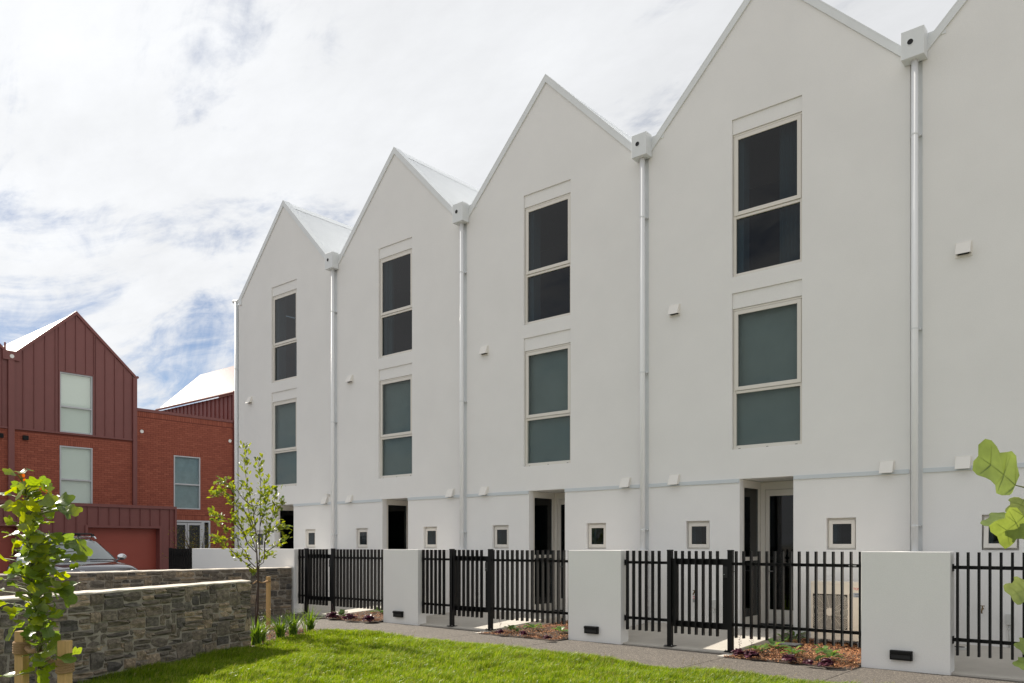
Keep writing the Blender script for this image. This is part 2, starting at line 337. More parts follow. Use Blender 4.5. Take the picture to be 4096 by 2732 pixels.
# sapling bed at the end of the near stone wall
BED = [(11.46, -6.62), (10.28, -4.36), (8.8, -4.45), (8.9, -6.6)]
struct(MB().add([(x, y, 0.012) for x, y in BED], [(0,1,2,3)]).build('garden_bed', 'soil'))
chips('mulch', 2600, BED, lambda x, y: 0.015)['label'] = 'dark bark mulch around the young tree beside the stone wall'
d = (Vector((10.28, -4.36))-Vector((11.46, -6.62))).normalized(); nn = Vector((-d.y, d.x))*-0.035
struct(MB().prism([(11.46-nn.x, -6.62-nn.y), (10.28-nn.x, -4.36-nn.y), (10.28+nn.x, -4.36+nn.y), (11.46+nn.x, -6.62+nn.y)], 'z', -0.1, 0.028).build('concrete_edge', 'concrete'))
# ------------------------------------------------------------------ white townhouses
ZV, ZA, DEP = 9.22, 11.70, 9.0     # valley, apex, house depth
def make_house():
    H = thing('white_townhouse', 'white gabled townhouse', 'house', (0,0,0))
    # front wall with openings, cells on a grid
    ops = [(1.82,3.10,6.50,9.36),(1.82,3.10,3.38,6.21),(1.97,2.95,0.0,2.84),(0.90,1.38,1.57,2.10),(3.51,3.99,1.57,2.10)]
    xl, xr = 0.09, W-0.09
    def rake(x): return ZV+(ZA-ZV)*(1-abs(x-W/2)/(W/2))
    xs = sorted({xl, xr, W/2}|{v for o in ops for v in o[:2]}); zs = sorted({0.0}|{v for o in ops for v in o[2:]})
    m = MB()
    def q(x0, x1, za, zb, zc, zd): m.add([(x0,0,za),(x1,0,zb),(x1,0,zc),(x0,0,zd)], [(0,1,2,3)])
    for x0, x1 in zip(xs[:-1], xs[1:]):
        mid = (x0+x1)/2
        for z0, z1 in zip(zs[:-1], zs[1:]):
            if z1 > 9.0 and (z1 > min(rake(x0), rake(x1))): continue
            if any(a < mid < b and c < (z0+z1)/2 < d for a, b, c, d in ops): continue
            q(x0, x1, z0, z0, z1, z1)
        zt = max(z for z in zs if z <= min(rake(x0), rake(x1)))
        q(x0, x1, zt, zt, rake(x1), rake(x0))
    for (a, b, c, d) in ops:
        dp = 0.99 if c == 0.0 else 0.16
        for p in ([(a,0,c),(a,dp,c),(a,dp,d),(a,0,d)], [(b,0,c),(b,0,d),(b,dp,d),(b,dp,c)], [(a,0,d),(a,dp,d),(b,dp,d),(b,0,d)], [(a,0,c),(b,0,c),(b,dp,c),(a,dp,c)]):
            if c == 0.0 and all(v_[0] == a for v_ in p):
                m.add([(a,0,0),(a,0.15,0),(a,0.15,d),(a,0,d)], [(0,1,2,3)])
            elif not (c == 0.0 and p[2][2] == c): m.add(p, [(0,1,2,3)])
    for x, dy in ((xl, 0.05), (xr, 0.05)): m.add([(x,0,0),(x,dy,0),(x,dy,rake(x)),(x,0,rake(x))], [(0,1,2,3)])
    bm_me = m.mesh('wall', 'stucco', fix=False); bm = bmesh.new(); bm.from_mesh(bm_me)
    bmesh.ops.remove_doubles(bm, verts=bm.verts, dist=0.0005); bmesh.ops.recalc_face_normals(bm, faces=bm.faces); bm.to_mesh(bm_me); bm.free()
    obj('wall', bm_me, H)
    # body: sides, back, floors so the inside is closed and dark
    b = MB()
    b.add([(0,0.05,0),(0.0,DEP,0),(0,DEP,ZV),(0,0.05,ZV)], [(0,1,2,3)]); b.add([(W,0.05,0),(W,DEP,0),(W,DEP,ZV),(W,0.05,ZV)], [(0,1,2,3)])
    b.add([(0,DEP,0),(W,DEP,0),(W,DEP,ZV),(W/2,DEP,ZA),(0,DEP,ZV)], [(0,1,2,3,4)])
    b.build('side_wall', 'interior', H, fix=False)
    fl = MB()
    for z in (0.13, 3.1, 6.2): fl.add([(0.0,0.2,z),(W,0.2,z),(W,DEP,z),(0,DEP,z)], [(0,1,2,3)])
    fl.add([(0.02,2.6,0),(W-.02,2.6,0),(W-.02,2.6,ZV),(0.02,2.6,ZV)], [(0,1,2,3)])  # inner partition, added in a dark colour to keep the rooms dark
    fl.build('floor', 'interior', H, fix=False)
    # vertical metal channel on the party line
    bx(-0.088, 0.088, 0.03, 0.055, 0.10, ZV).build('channel_flashing', 'flashing', H)
    # roof: corrugated sheets, barge flashings, ridge cap
    def slope(side):
        r = MB(); n = int(DEP/0.076*4)
        top, bot = [], []
        for k in range(n+1):
            y = 0.02+DEP*k/n; h = 0.017*math.cos(2*PI*y/0.076)
            nx, nz = side*0.711, 0.703
            top.append((W/2+side*0.02+nx*(h+.03), y, ZA-0.02+nz*(h+.03))); bot.append((W/2+side*(W/2)+nx*(h+.03)-side*0.0, y, ZV+nz*(h+.03)))
        r.add(top+bot, [(k, k+1, n+2+k, n+1+k) for k in range(n)])
        return r
    for s in (-1, 1): slope(s).build('roof_sheet', 'roof_white', H, smooth=True, fix=False)
    L = math.hypot(W/2, ZA-ZV); ux, uz = (W/2)/L, (ZA-ZV)/L
    for s in (-1, 1):
        # face band and top flashing following the rake
        def pt(t, off): return (W/2+s*(ux*t+uz*off), ZA-uz*t+ux*off)
        g = MB(); A = [pt(-0.0, 0.075), pt(L-0.10, 0.075), pt(L-0.10, -0.045), pt(0.0, -0.045)]
        g.prism([(W/2, ZA+0.108), A[1], A[2], (W/2, ZA-0.065)], 'y', -0.028, -0.003)
        g.prism([(W/2, ZA+0.110), pt(L-0.10, 0.077), pt(L-0.10, 0.058), (W/2, ZA+0.085)], 'y', -0.03, 0.20)
        g.build('barge_flashing', 'flashing', H)
        g = MB(); g.add([(W/2, 0.0, ZA+0.085), (W/2, DEP, ZA+0.085), (W/2+s*0.16, DEP, ZA-0.095), (W/2+s*0.16, 0.0, ZA-0.095)], [(0,1,2,3)]).build('ridge_cap', 'roof_white', H, fix=False)
    # windows
    def window(x0, x1, z0, z1, zt, zm, lower):
        wd = bx(x0+0.002, x1-0.002, 0.028, 0.06, zt+0.012, z1-0.002).build('window', 'stucco', H)   # recessed panel above the frame
        f = MB(); fw = 0.055
        f.box(x0+.004, x1-.004, 0.045, 0.12, zt-0.028, zt+0.008)
        f.box(x0+.004, x0+fw, 0.055, 0.125, z0+.004, zt-.03); f.box(x1-fw, x1-.004, 0.055, 0.125, z0+.004, zt-.03)
        f.box(x0+fw, x1-fw, 0.058, 0.122, z0+.004, z0+0.07); f.box(x0+fw, x1-fw, 0.058, 0.122, zm-0.035, zm+0.012)
        f.build('frame', 'frame', wd, bevel=0.003)
        sf = MB()
        sf.box(x0+.03, x0+.10, 0.038, 0.075, zm+0.018, zt-.034); sf.box(x1-.10, x1-.03, 0.038, 0.075, zm+0.018, zt-.034)
        sf.box(x0+.10, x1-.10, 0.040, 0.073, zm+0.018, zm+0.085); sf.box(x0+.10, x1-.10, 0.040, 0.073, zt-.10, zt-.034)
        sf.build('sash', 'frame', wd, bevel=0.003)
        gm = 'glass_lo' if lower else 'glass_up'
        bx(x0+.10, x1-.10, 0.056, 0.060, zm+.085, zt-.10).build('pane', gm, wd)
        bx(x0+fw, x1-fw, 0.090, 0.094, z0+.07, zm-.035).build('pane', gm, wd)
        if lower:
            bx(x0+0.02, x1-0.02, 0.155, 0.165, z0+0.03, zt+0.1).build('blind', 'blind', wd)
        else:
            bx(x0-0.02, x0+0.16, 0.155, 0.40, z0, zt+0.1).build('reveal_lining', 'reveal', wd)
        for k in range(3):
            xx = x0+0.12+k*(x1-x0-0.24)/2
            bx(xx-.02, xx+.02, 0.0555, 0.058, z0+0.012, z0+0.02).build('weep_hole', 'dark', wd)
    window(1.82, 3.10, 6.50, 9.36, 9.085, 7.60, False)
    window(1.82, 3.10, 3.38, 6.21, 5.92, 4.43, True)
    for x0, x1 in ((0.90, 1.38), (3.51, 3.99)):
        wd = MB(); z0, z1 = 1.57, 2.10
        wd.box(x0+.003, x1-.003, 0.075, 0.15, z1-0.05, z1-.003); wd.box(x0+.003, x0+.035, 0.075, 0.15, z0+.003, z1-.05); wd.box(x1-.035, x1-.003, 0.075, 0.15, z0+.003, z1-.05); wd.box(x0+.035, x1-.035, 0.075, 0.15, z0+.003, z0+0.04)
        wo = wd.build('small_window', 'frame', H, bevel=0.003)
        sf = MB(); a, b, c, d = x0+.028, x1-.028, z0+.03, z1-.04
        # sash hinged at the top: origin on the hinge line
        for (p0, p1, r0, r1) in ((a, a+.06, c, d), (b-.06, b, c, d), (a+.06, b-.06, c, c+.065), (a+.06, b-.06, d-.06, d)): sf.box(p0, p1, 0.0, 0.04, r0-d, r1-d)
        so_ = sf.build('sash', 'frame', wo, bevel=0.003); so_.location = (0, 0.045, d)
        pn = bx(a+.06, b-.06, 0.058, 0.062, c+.065, d-.06).build('pane', 'glass_up', wo)
        bx(x0-.02, x0+.12, 0.165, 0.4, z0, z1).build('reveal_lining', 'reveal', wo)
    # belt flashing in two lengths
    for a, b in ((0.10, 1.962), (2.958, W-0.10)): bx(a, b, -0.022, 0.012, 2.775, 2.842).build('belt_flashing', 'belt_metal', H)
    # entry: glazed side light in the left reveal, door at the back
    s = MB(); X = 1.968
    for (y0, y1, z0, z1) in ((0.155, 0.20, 0.16, 2.837), (0.86, 0.985, 0.16, 2.837), (0.20, 0.86, 2.70, 2.837), (0.20, 0.86, 0.16, 0.33), (0.20, 0.86, 1.36, 1.43)):
        s.box(X-0.06, X, y0, y1, z0, z1)
    so_ = s.build('side_light', 'frame', H, bevel=0.003)
    bx(X-.035, X-.03, 0.20, 0.86, 1.43, 2.70).build('pane', 'glass_up', so_); bx(X-.035, X-.03, 0.20, 0.86, 0.33, 1.36).build('pane', 'glass_up', so_)
    f = MB(); f.box(1.97, 2.05, 0.93, 0.99, 0.15, 2.835); f.box(2.05, 2.945, 0.93, 0.99, 2.69, 2.835); fo = f.build('door_frame', 'frame', H, bevel=0.003)
    dl = MB()
    for (x0, x1, z0, z1) in ((2.054, 2.13, 0.18, 2.685), (2.865, 2.94, 0.18, 2.685), (2.13, 2.865, 2.57, 2.685), (2.13, 2.865, 0.18, 0.44)): dl.box(x0, x1, 0.945, 0.985, z0, z1)
    do = dl.build('door', 'frame', H, bevel=0.003)
    bx(2.13, 2.865, 0.963, 0.968, 0.44, 2.57).build('pane', 'glass_up', do)
    hd = MB().tube([(2.095, 0.94, 1.16), (2.095, 0.89, 1.16), (2.22, 0.89, 1.16)], 0.011, 8); hd.box(2.075, 2.115, 0.935, 0.946, 1.05, 1.25); hd.build('handle', 'galv', do)
    bx(1.97, 2.95, 0.0, 0.985, 0.10, 0.147).build('door_step', 'concrete', H)
    bx(1.975, 2.945, 0.88, 0.94, 0.147, 0.175).build('threshold', 'dark', H)
    # vents: hooded wall outlets
    for (x, z) in ((0.665, 6.125), (0.66, 2.885), (4.475, 2.885)):
        v = bx(x-.115, x+.115, -0.012, 0.0, z-.12, z+.115).build('vent', 'vent_white', H, bevel=0.003)
        hd = MB(); hd.add([(x-.10,-.013,z+.10),(x+.10,-.013,z+.10),(x+.10,-.03,z+.095),(x-.10,-.03,z+.095),(x-.10,-.115,z-.09),(x+.10,-.115,z-.09),(x-.10,-.013,z-.07),(x+.10,-.013,z-.07)],
            [(0,1,2,3),(3,2,5,4),(0,3,4,6),(1,7,5,2)]); hd.build('hood', 'vent_white', v, fix=True)
        bx(x-.075, x+.075, -.055, -.013, z-.085, z-.06).build('louvre', 'dark', v)
    return H
def rain_head(H, x):
    r = MB(); x0, x1, y0, y1, z0, z1 = x-0.165, x+0.165, -0.225, -0.012, 9.20, 9.63
    r.box(x0, x1, y0, y1, z0, z1); rh = r.build('rain_head', 'flashing', H, bevel=0.003)
    MB().tube([(x-0.03, y0-0.004, 9.44), (x-0.03, y0+0.012, 9.44)], 0.045, 20).build('overflow_hole', 'dark', rh)
    MB().ring(x-0.03, 9.44, 0.044, 0.052, y0-0.007, y0+0.002, 20).build('rim', 'flashing', rh)
    bx(x+0.165, x+0.42, -0.012, 0.0+0.03, 9.50, 9.60).build('gutter_end', 'flashing', rh)
    p = MB().tube([(x, -0.085, 9.21), (x, -0.085, 0.10)], 0.05, 20).build('downpipe', 'pipe_white', H, smooth=True)
    for z in (8.05, 5.02, 1.95):
        MB().tube([(x, -0.085, z+0.012), (x, -0.085, z-0.012)], 0.0535, 20).build('bracket', 'flashing', p)
        bx(x-0.075, x+0.075, -0.03, 0.02, z-0.012, z+0.012).build('bracket', 'flashing', p)
H0 = make_house()
labels = ['farthest white townhouse, at the left end of the gabled row', 'second white townhouse from the left end of the gabled row',
          'middle white townhouse of the row, its whole gable against the cloud', 'white townhouse with the cream outdoor unit at its foot, gable tip cut off', 'nearest white townhouse at the right edge, its small window propped open']
HS = []
for i in range(5):
    h = H0 if i == 0 else copy_tree(H0)
    h.location = (W*i, 0, 0); h['label'] = labels[i]; h['group'] = 'white townhouses in the gabled row'; HS.append(h)
for i in range(1, 5): rain_head(HS[i], 0.0)
for i, (a, b, m_) in ((0, (2.7, 3.06, 'blind')), (1, (1.9, 2.1, 'white_blind_and_reflection')), (3, (2.62, 3.06, 'blind'))):
    MB().grid(lambda u, v: (a+(b-a)*u, 0.22+.02*math.sin(u*34), 6.5+2.7*v), 24, 1).build('curtain', m_, HS[i], smooth=True, fix=False)
# far left corner: gutter end and round pipe of the first house, open sash of the last
p = MB().tube([(-0.10, -0.02, 9.30), (-0.10, -0.02, 0.1)], 0.055, 16).build('downpipe', 'flashing', HS[0], smooth=True)
for z in (7.2, 4.6, 2.0): MB().tube([(-0.10, -0.02, z+.012), (-0.10, -0.02, z-.012)], 0.06, 16).build('bracket', 'flashing', p)
g = MB().tube([(-0.28, 0.0, 9.36), (-0.02, 0.0, 9.32)], 0.06, 10).build('gutter', 'flashing', HS[0])
bx(0.0, 0.09, 0.0, 0.05, 0.1, ZV).build('corner_flashing', 'stucco', HS[0])
bx(0.06, 0.19, -0.03, 0.0, 9.17, 9.35).build('flashing_foot', 'flashing', HS[0])
for ch in HS[4].children:
    if ch.name.startswith('small_window'):
        for s in ch.children:
            if s.name.startswith('sash'): s.rotation_euler = (-0.16, 0, 0)
            if s.name.startswith('pane'):
                s.location = (0, -0.035, 0.0)
        break
# ------------------------------------------------------------------ small things on the white walls
def hose_tap(x, z, label):
    t = thing('hose_tap', label, 'tap', (x, 0, z), 'garden taps on the white walls')
    MB().tube([(0,0,0),(0,-0.07,0),(0,-0.10,-0.02),(0,-0.10,-0.07)], 0.012, 8).build('spout', 'brass', t, smooth=True)
    MB().tube([(0,-0.06,0),(0,-0.06,0.035)], 0.008, 8).box(-0.03,0.03,-0.068,-0.052,0.035,0.047).build('handle', 'brass', t)
    return t
hose_tap(15.80, 0.76, 'brass garden tap with a warning tag on the wall behind the gate')
hose_tap(20.52, 0.70, 'brass garden tap low on the white wall at right')
tg = thing('warning_tag', 'white tag with red print hanging from the tap behind the gate', 'tag', (15.80, -0.11, 0.735))
MB().tube([(0,0,0),(0.03,-.005,-0.02)], 0.002, 6).build('string', 'ink', tg); bx(-0.01, 0.065, -0.008, -0.006, -0.17, -0.02).build('card', 'paper', tg)
for k, (zz_, m_) in enumerate(((-0.045, 'ac_red'), (-0.075, 'ac_red'), (-0.10, 'ink'), (-0.12, 'ink'), (-0.14, 'ink'))): bx(0.0, 0.055-(k % 2)*.012, -0.0095, -0.0082, zz_-0.007, zz_+0.003).build('print', m_, tg)
for i, (x, l) in enumerate(((16.20, 'grey electrical box with conduit on the wall behind the gate'), (20.86, 'grey electrical box on the white wall at the right edge'))):
    e = thing('electrical_box', l, 'electrical box', (x, 0, 0), 'electrical boxes on the white walls')
    bx(-0.045, 0.045, -0.06, 0, 0.48, 0.635).build('casing', 'grey_plastic', e, bevel=0.006); MB().tube([(0,-.03,0.48),(0,-.03,0.14)], 0.012, 8).build('conduit', 'grey_plastic', e, smooth=True)
    bx(-0.022, 0.022, -0.05, -0.01, 0.40, 0.43).build('clip', 'grey_plastic', e)
sl = thing('security_light', 'small white sensor light on the wall by the second downpipe', 'light', (4.64, 0, 3.03))
bx(-0.02, 0.02, -0.04, 0, -0.04, 0.04).build('base', 'white_lamp', sl); MB().tube([(0,-0.03,0),(0,-0.09,0.02)], 0.014, 8).build('arm', 'white_lamp', sl); bx(-0.07, 0.07, -0.13, -0.08, 0.0, 0.05).build('head', 'white_lamp', sl, bevel=0.008)
# ------------------------------------------------------------------ outdoor unit
ac = thing('outdoor_unit', 'cream air conditioner outdoor unit behind the black fence', 'air conditioner', (18.13, -0.18, 0.03))
ac_b = bx(0, 0.92, -0.32, 0, 0.09, 1.03).build('casing', 'ac_cream', ac, bevel=0.012)
fx, fz, rr = 0.315, 0.54, 0.275
bx(0.02, 0.62, -0.3225, -0.3205, 0.25, 0.84).build('fan_recess', 'fan_dark', ac)
g = MB()
for k in range(19):
    r = 0.068+k*0.0175
    V = []; n = 72
    for j in range(n+1):
        a = 2*PI*j/n; V.append((max(-rr, min(rr, r*math.cos(a))), max(-rr, min(rr, r*math.sin(a)))))
    for a, b in zip(V[:-1], V[1:]):
        if max(abs(a[0]), abs(a[1]), abs(b[0]), abs(b[1])) >= rr-1e-6: continue
        g.tube([(fx+a[0], -0.337, fz+a[1]), (fx+b[0], -0.337, fz+b[1])], 0.0037, 4, cap=False)
for k in range(12):
    a = 2*PI*k/12+0.06; s_ = min(rr/max(abs(math.cos(a)), 1e-6), rr/max(abs(math.sin(a)), 1e-6))
    g.tube([(fx+0.06*math.cos(a), -0.338, fz+0.06*math.sin(a)), (fx+s_*math.cos(a+.12), -0.338, fz+s_*math.sin(a+.12))], 0.0022, 4)
g.build('fan_grille', 'ac_grille', ac, fix=False)
g = MB(); 
for (a, b, c, d_) in ((0.015, 0.04, 0.24, 0.85), (0.59, 0.615, 0.24, 0.85), (0.04, 0.59, 0.24, 0.265), (0.04, 0.59, 0.825, 0.85)): g.box(a, b, -0.342, -0.318, c, d_)
g.build('grille_frame', 'ac_cream', ac, bevel=0.006)
MB().tube([(fx, -0.345, fz), (fx, -0.325, fz)], 0.062, 28).build('hub_cap', 'ac_cream', ac)
bx(0.645, 0.650, -0.3225, -0.3195, 0.10, 1.0).build('seam', 'ac_grille', ac); bx(0, 0.92, -0.323, -0.3195, 0.985, 0.989).build('seam', 'ac_grille', ac)
text_mesh('lettering', 'TOSHIBA', 0.052, 'ac_red', ac, (0.672, -0.322, 0.905), (PI/2, 0, 0))
bd = bx(0.675, 0.86, -0.3228, -0.3205, 0.79, 0.86).build('badge', 'ac_badge', ac)
text_mesh('badge_text', 'INVERTER', 0.030, 'ink', bd, (0.703, -0.3235, 0.826), (PI/2, 0, 0)); text_mesh('badge_text', 'MULTI', 0.018, 'ink', bd, (0.712, -0.3235, 0.80), (PI/2, 0, 0))
bx(0.745, 0.80, -0.3225, -0.3205, 0.60, 0.64).build('handle_recess', 'ac_grille', ac)
for x in (0.12, 0.80): bx(x-.04, x+.04, -0.40, 0.02, 0.0, 0.088).build('foot', 'galv', ac, bevel=0.004)
gr = thing('drain_grate', 'grey slotted grate lying on the mulch in front of the outdoor unit', 'grate', (18.02, -1.12, 0.03))
bx(-0.17, 0.17, -0.17, 0.17, 0, 0.045).build('frame', 'dark', gr, bevel=0.004)
for k in range(9): bx(-0.15, 0.15, -0.15+k*.034, -0.134+k*.034, 0.04, 0.052).build('bar', 'galv', gr)
dl = thing('floor_drain', 'round pale drain lid on the courtyard slab at right', 'drain', (20.28, -0.45, 0.12))
MB().tube([(0,0,0),(0,0,0.03)], 0.12, 24).build('ring', 'grey_plastic', dl); MB().tube([(0,0,0.03),(0,0,0.033)], 0.085, 20).build('grid', 'dark', dl)
# ------------------------------------------------------------------ pillars with party walls and step lights
PL = ['white rendered pillar wall between the first and second gates', 'white rendered pillar in the middle of the fences, with black step light', 'nearest white rendered pillar, right of the cream outdoor unit']
YF = -2.39
def step_light(parent, x):
    l = bx(x, x+0.27, YF-0.055, YF, 0.142, 0.268).build('step_light', 'black_metal', parent, bevel=0.004)
    bx(x+.006, x+.264, YF-0.075, YF-0.055, 0.225, 0.262).build('hood', 'black_metal', l, bevel=0.003)
    bx(x+.02, x+.25, YF-0.057, YF-0.0545, 0.165, 0.215).build('lens', 'dark', l)
for k, i in enumerate((2, 3, 4)):
    x0 = W*i-0.10
    p = thing('pillar_wall', PL[k], 'wall', (x0, 0, 0), 'white pillar walls along the path')
    bx(0, 1.08, YF, YF+0.24, -0.05, 1.558).build('pillar', 'stucco', p, bevel=0.006)
    bx(0.02, 0.20, YF+0.243, -0.03, 0.0, 1.552).build('party_wall', 'stucco', p, bevel=0.006)
    step_light(p, 0.375)
p = thing('pillar_wall', 'long low white rendered wall behind the far stone wall', 'wall', (1.6, 0, 0), 'white pillar walls along the path')
bx(0, 4.86, YF, YF+0.24, -0.05, 1.558).build('pillar', 'stucco', p, bevel=0.006); bx(3.2, 3.38, YF+0.243, -0.03, 0.0, 1.552).build('party_wall', 'stucco', p, bevel=0.006)
# ------------------------------------------------------------------ black slat fences and gates
YS = YF+0.12
SL = bx(-0.012, 0.012, -0.062, 0.0, 0.25, 1.555).mesh('slat', 'black_metal')
def fence(name, x0, x1, xs, label, posts=(), cat='fence', group='black slat fences between the white pillars', br=(True, True)):
    t = thing(name, label, cat, (x0, YS, 0), group)
    for z in (0.42, 1.34): bx(0, x1-x0, 0, 0.04, z, z+0.044).build('rail', 'black_metal', t)
    for x in xs: obj('slat', SL, t, (x-x0, -0.002, 0))
    for s, x in zip(br, (0.0, x1-x0)):
        if s:
            for z in (0.40, 1.32): bx(x-0.012 if x else 0.0, x if x else 0.012, -0.012, 0.052, z-0.01, z+0.085).build('bracket', 'black_metal', t)
    for x in posts:
        po = bx(x-x0-.0375, x-x0+.0375, -0.03, 0.045, 0.02, 1.555).build('post', 'black_metal', t, bevel=0.004)
        bx(x-x0-.042, x-x0+.042, -0.035, 0.05, 1.555, 1.573).build('cap', 'black_metal', po, bevel=0.008)
        pl_ = bx(x-x0-.075, x-x0+.075, -0.07, 0.085, 0.03, 0.042).build('base_plate', 'black_metal', po)
        for sx in (-1, 1): MB().tube([(x-x0+sx*.058, -0.05, 0.042), (x-x0+sx*.058, -0.05, 0.058)], 0.009, 6).build('bolt', 'galv', po)
    return t
def gate(x0, x1, label):
    t = thing('gate', label, 'gate', (x0, YS, 0), 'black slat gates')
    w_ = x1-x0; f = MB()
    for z in (0.355, 1.34): f.box(0.012, w_-0.012, 0.0, 0.04, z, z+0.095)
    f.box(0.012, 0.10, 0.001, 0.039, 0.45, 1.34); f.box(w_-0.09, w_-0.012, 0.001, 0.039, 0.45, 1.34)
    f.build('frame', 'black_metal', t, bevel=0.003)
    n = 7
    for k in range(n): obj('slat', SL, t, (0.085+k*0.119, -0.002, 0))
    l = bx(w_-0.075, w_+0.02, -0.03, -0.002, 1.15, 1.32).build('latch', 'dark', t, bevel=0.006)
    MB().tube([(w_+0.0, -0.02, 1.245), (w_+0.135, -0.02, 1.245)], 0.006, 6).build('bolt', 'dark', l); MB().tube([(w_-0.05, -0.036, 1.20), (w_-0.05, -0.028, 1.20)], 0.008, 8).build('keyhole', 'galv', l)
    for z in (0.43, 1.25): MB().tube([(0.005, 0.02, z), (0.005, 0.02, z+0.09)], 0.014, 8).build('hinge', 'black_metal', t)
def rng(a, b, st=0.119):
    n = int((b-a)/st+1e-6); return [a+k*st for k in range(n+1)]
# nearest full bay (house four)
fence('slat_fence', 15.68, 16.49, [15.755+0.1195*k for k in range(6)], 'short black slat fence between the middle white pillar and its gate', posts=(16.528,), br=(True, False))
gate(16.567, 17.524, 'black slat gate right of the middle white pillar')
f4 = fence('slat_fence', 17.60, 19.50, [17.67+0.1195*k for k in range(16)], 'long black slat fence in front of the cream outdoor unit', posts=(17.562,), br=(False, True))
bx(1.70, 1.80, -0.0012, 0.0, 1.352, 1.372).build('sticker', 'paper', f4)
# middle bay
fence('slat_fence', 10.78, 11.60, [10.85+0.1195*k for k in range(6)], 'short black slat fence right of the pillar with the far bed', posts=(11.635,), br=(True, False))
gate(11.672, 12.63, 'middle of the three black gates, left of the second mulch bed')
fence('slat_fence', 12.70, 14.60, [12.77+0.1195*k for k in range(16)], 'black slat fence ending at the middle white pillar, over the second mulch bed', posts=(12.667,), br=(False, True))
# far bay
fence('slat_fence', 6.46, 6.73, [6.55, 6.67], 'two-slat black fence stub beside the end of the stone wall', posts=(6.77,), br=(True, False))
gate(6.808, 7.76, 'farthest black gate, near the end of the stone wall')
fence('slat_fence', 7.83, 9.70, [7.90+0.1195*k for k in range(15)], 'farthest long black slat fence, over the bed with dark purple plants', posts=(7.797,), br=(False, True))
# right bay
f5 = fence('slat_fence', 20.58, 22.6, [20.645+0.1195*k for k in range(16)], 'black slat fence right of the nearest white pillar', br=(True, False))
bx(0.78, 0.88, -0.0012, 0.0, 1.352, 1.372).build('sticker', 'paper', f5)
# left, beyond the long wall
fence('slat_fence', 0.1, 1.58, rng(0.16, 1.55), 'black slat fence left of the long low white wall, near the garages', posts=(0.12,), br=(False, False))
# ------------------------------------------------------------------ stone walls
def rough_block(seed):
    rnd = random.Random(seed); bm = bmesh.new(); bmesh.ops.create_cube(bm, size=1.0)
    bmesh.ops.subdivide_edges(bm, edges=bm.edges, cuts=1, use_grid_fill=True)
    for v in bm.verts:
        k = sum(abs(c) > 0.45 for c in v.co)
        f_ = 0.93 if k == 3 else (0.985 if k == 2 else 1.0)
        v.co = Vector((v.co.x*f_+rnd.uniform(-.05, .05), v.co.y*f_+rnd.uniform(-.16, .16)*(1 if k < 3 else .6)+(.10 if k == 3 else (.05 if k == 2 else 0))*(1 if v.co.y < 0 else -1), v.co.z*f_+rnd.uniform(-.075, .075)))
    me = bpy.data.meshes.new('stone'); bm.to_mesh(me); bm.free(); me.materials.append(MATS['stone']); return me
SV = [rough_block(100+i) for i in range(16)]
def pack(L, Ht, cw, ch, rnd, big=0.08):
    nx, nz = int(L/cw), int(round(Ht/ch)); occ = [[False]*nx for _ in range(nz)]; outp = []
    for r in range(nz):
        c = 0
        while c < nx:
            if occ[r][c]: c += 1; continue
            h = 1
            q = rnd.random()
            if q < big and r+2 < nz: h = 3
            elif q < 0.38 and r+1 < nz: h = 2
            wq = rnd.choice((3, 4, 5, 6, 7)) if h == 1 else (rnd.choice((3, 4, 5, 6)) if h == 2 else rnd.choice((4, 5, 6)))
            k = 0
            while k < wq and c+k < nx and not any(occ[r+j][c+k] for j in range(h)): k += 1
            if k < 2 and h > 1: h = 1; k = 0
            if h == 1 and k == 0:
                while k < wq and c+k < nx and not occ[r][c+k]: k += 1
            if nx-(c+k) == 1 and not occ[r][nx-1] and all(not occ[r+j][nx-1] for j in range(h)): k += 1
            for j in range(h):
                for e in range(k): occ[r+j][c+e] = True
            outp.append((c*cw, r*ch, k*cw, h*ch)); c += k
    return outp
def stone_wall(label, p0, p1, Ht, th, seed, end=True):
    rnd = random.Random(seed); a = Vector(p0); b = Vector(p1); d = b-a; L = d.length
    t = thing('stone_wall', label, 'wall', (a.x, a.y, 0), 'dry looking grey stone walls', math.atan2(d.y, d.x))
    # local: x along the wall, visible face at y=0 facing -y
    bx(0.012, L-0.012, 0.014, th-0.014, -0.1, Ht-0.012).build('mortar_core', 'mortar', t)
    n = 40; cap = MB(); V = []
    for k in range(n+1):
        x = L*k/n
        for (y, z) in ((0.0, Ht-0.02), (0.0, Ht), (th*.5, Ht+0.012), (th, Ht), (th, Ht-0.02)): V.append((x, y+rnd.uniform(-.008, .008), z+rnd.uniform(-.006, .006)))
    cap.add(V, [(k*5+j, k*5+j+1, (k+1)*5+j+1, (k+1)*5+j) for k in range(n) for j in range(4)]); cap.build('cap', 'cap_mortar', t)
    for (x, z, w_, h_) in pack(L, Ht-0.02, 0.056, (Ht-.02)/15, rnd, 0.05):
        s = obj('stone', rnd.choice(SV), t, (x+w_/2, 0.048+rnd.uniform(-.012, .008), z+h_/2)); s.scale = (w_-0.014, 0.11, h_-0.014)
        if rnd.random() < .5: s.rotation_euler = (0, PI, 0)
        s.rotation_euler.y += rnd.uniform(-.02, .02)
    if end:
        for (x, z, w_, h_) in pack(th, Ht-0.02, 0.06, (Ht-.02)/15, rnd, 0.02):
            s = obj('stone', rnd.choice(SV), t, (L-0.045, x+w_/2, z+h_/2)); s.scale = (0.10, w_-0.016, h_-0.016)
    return t
stone_wall('near grey stone wall running along the lawn', (14.25, -12.5), (11.46, -6.63), 1.08, 0.36, 5)
stone_wall('far grey stone wall ending at the long white wall', (6.51, -8.7), (6.42, -2.42), 1.115, 0.34, 9, end=False)
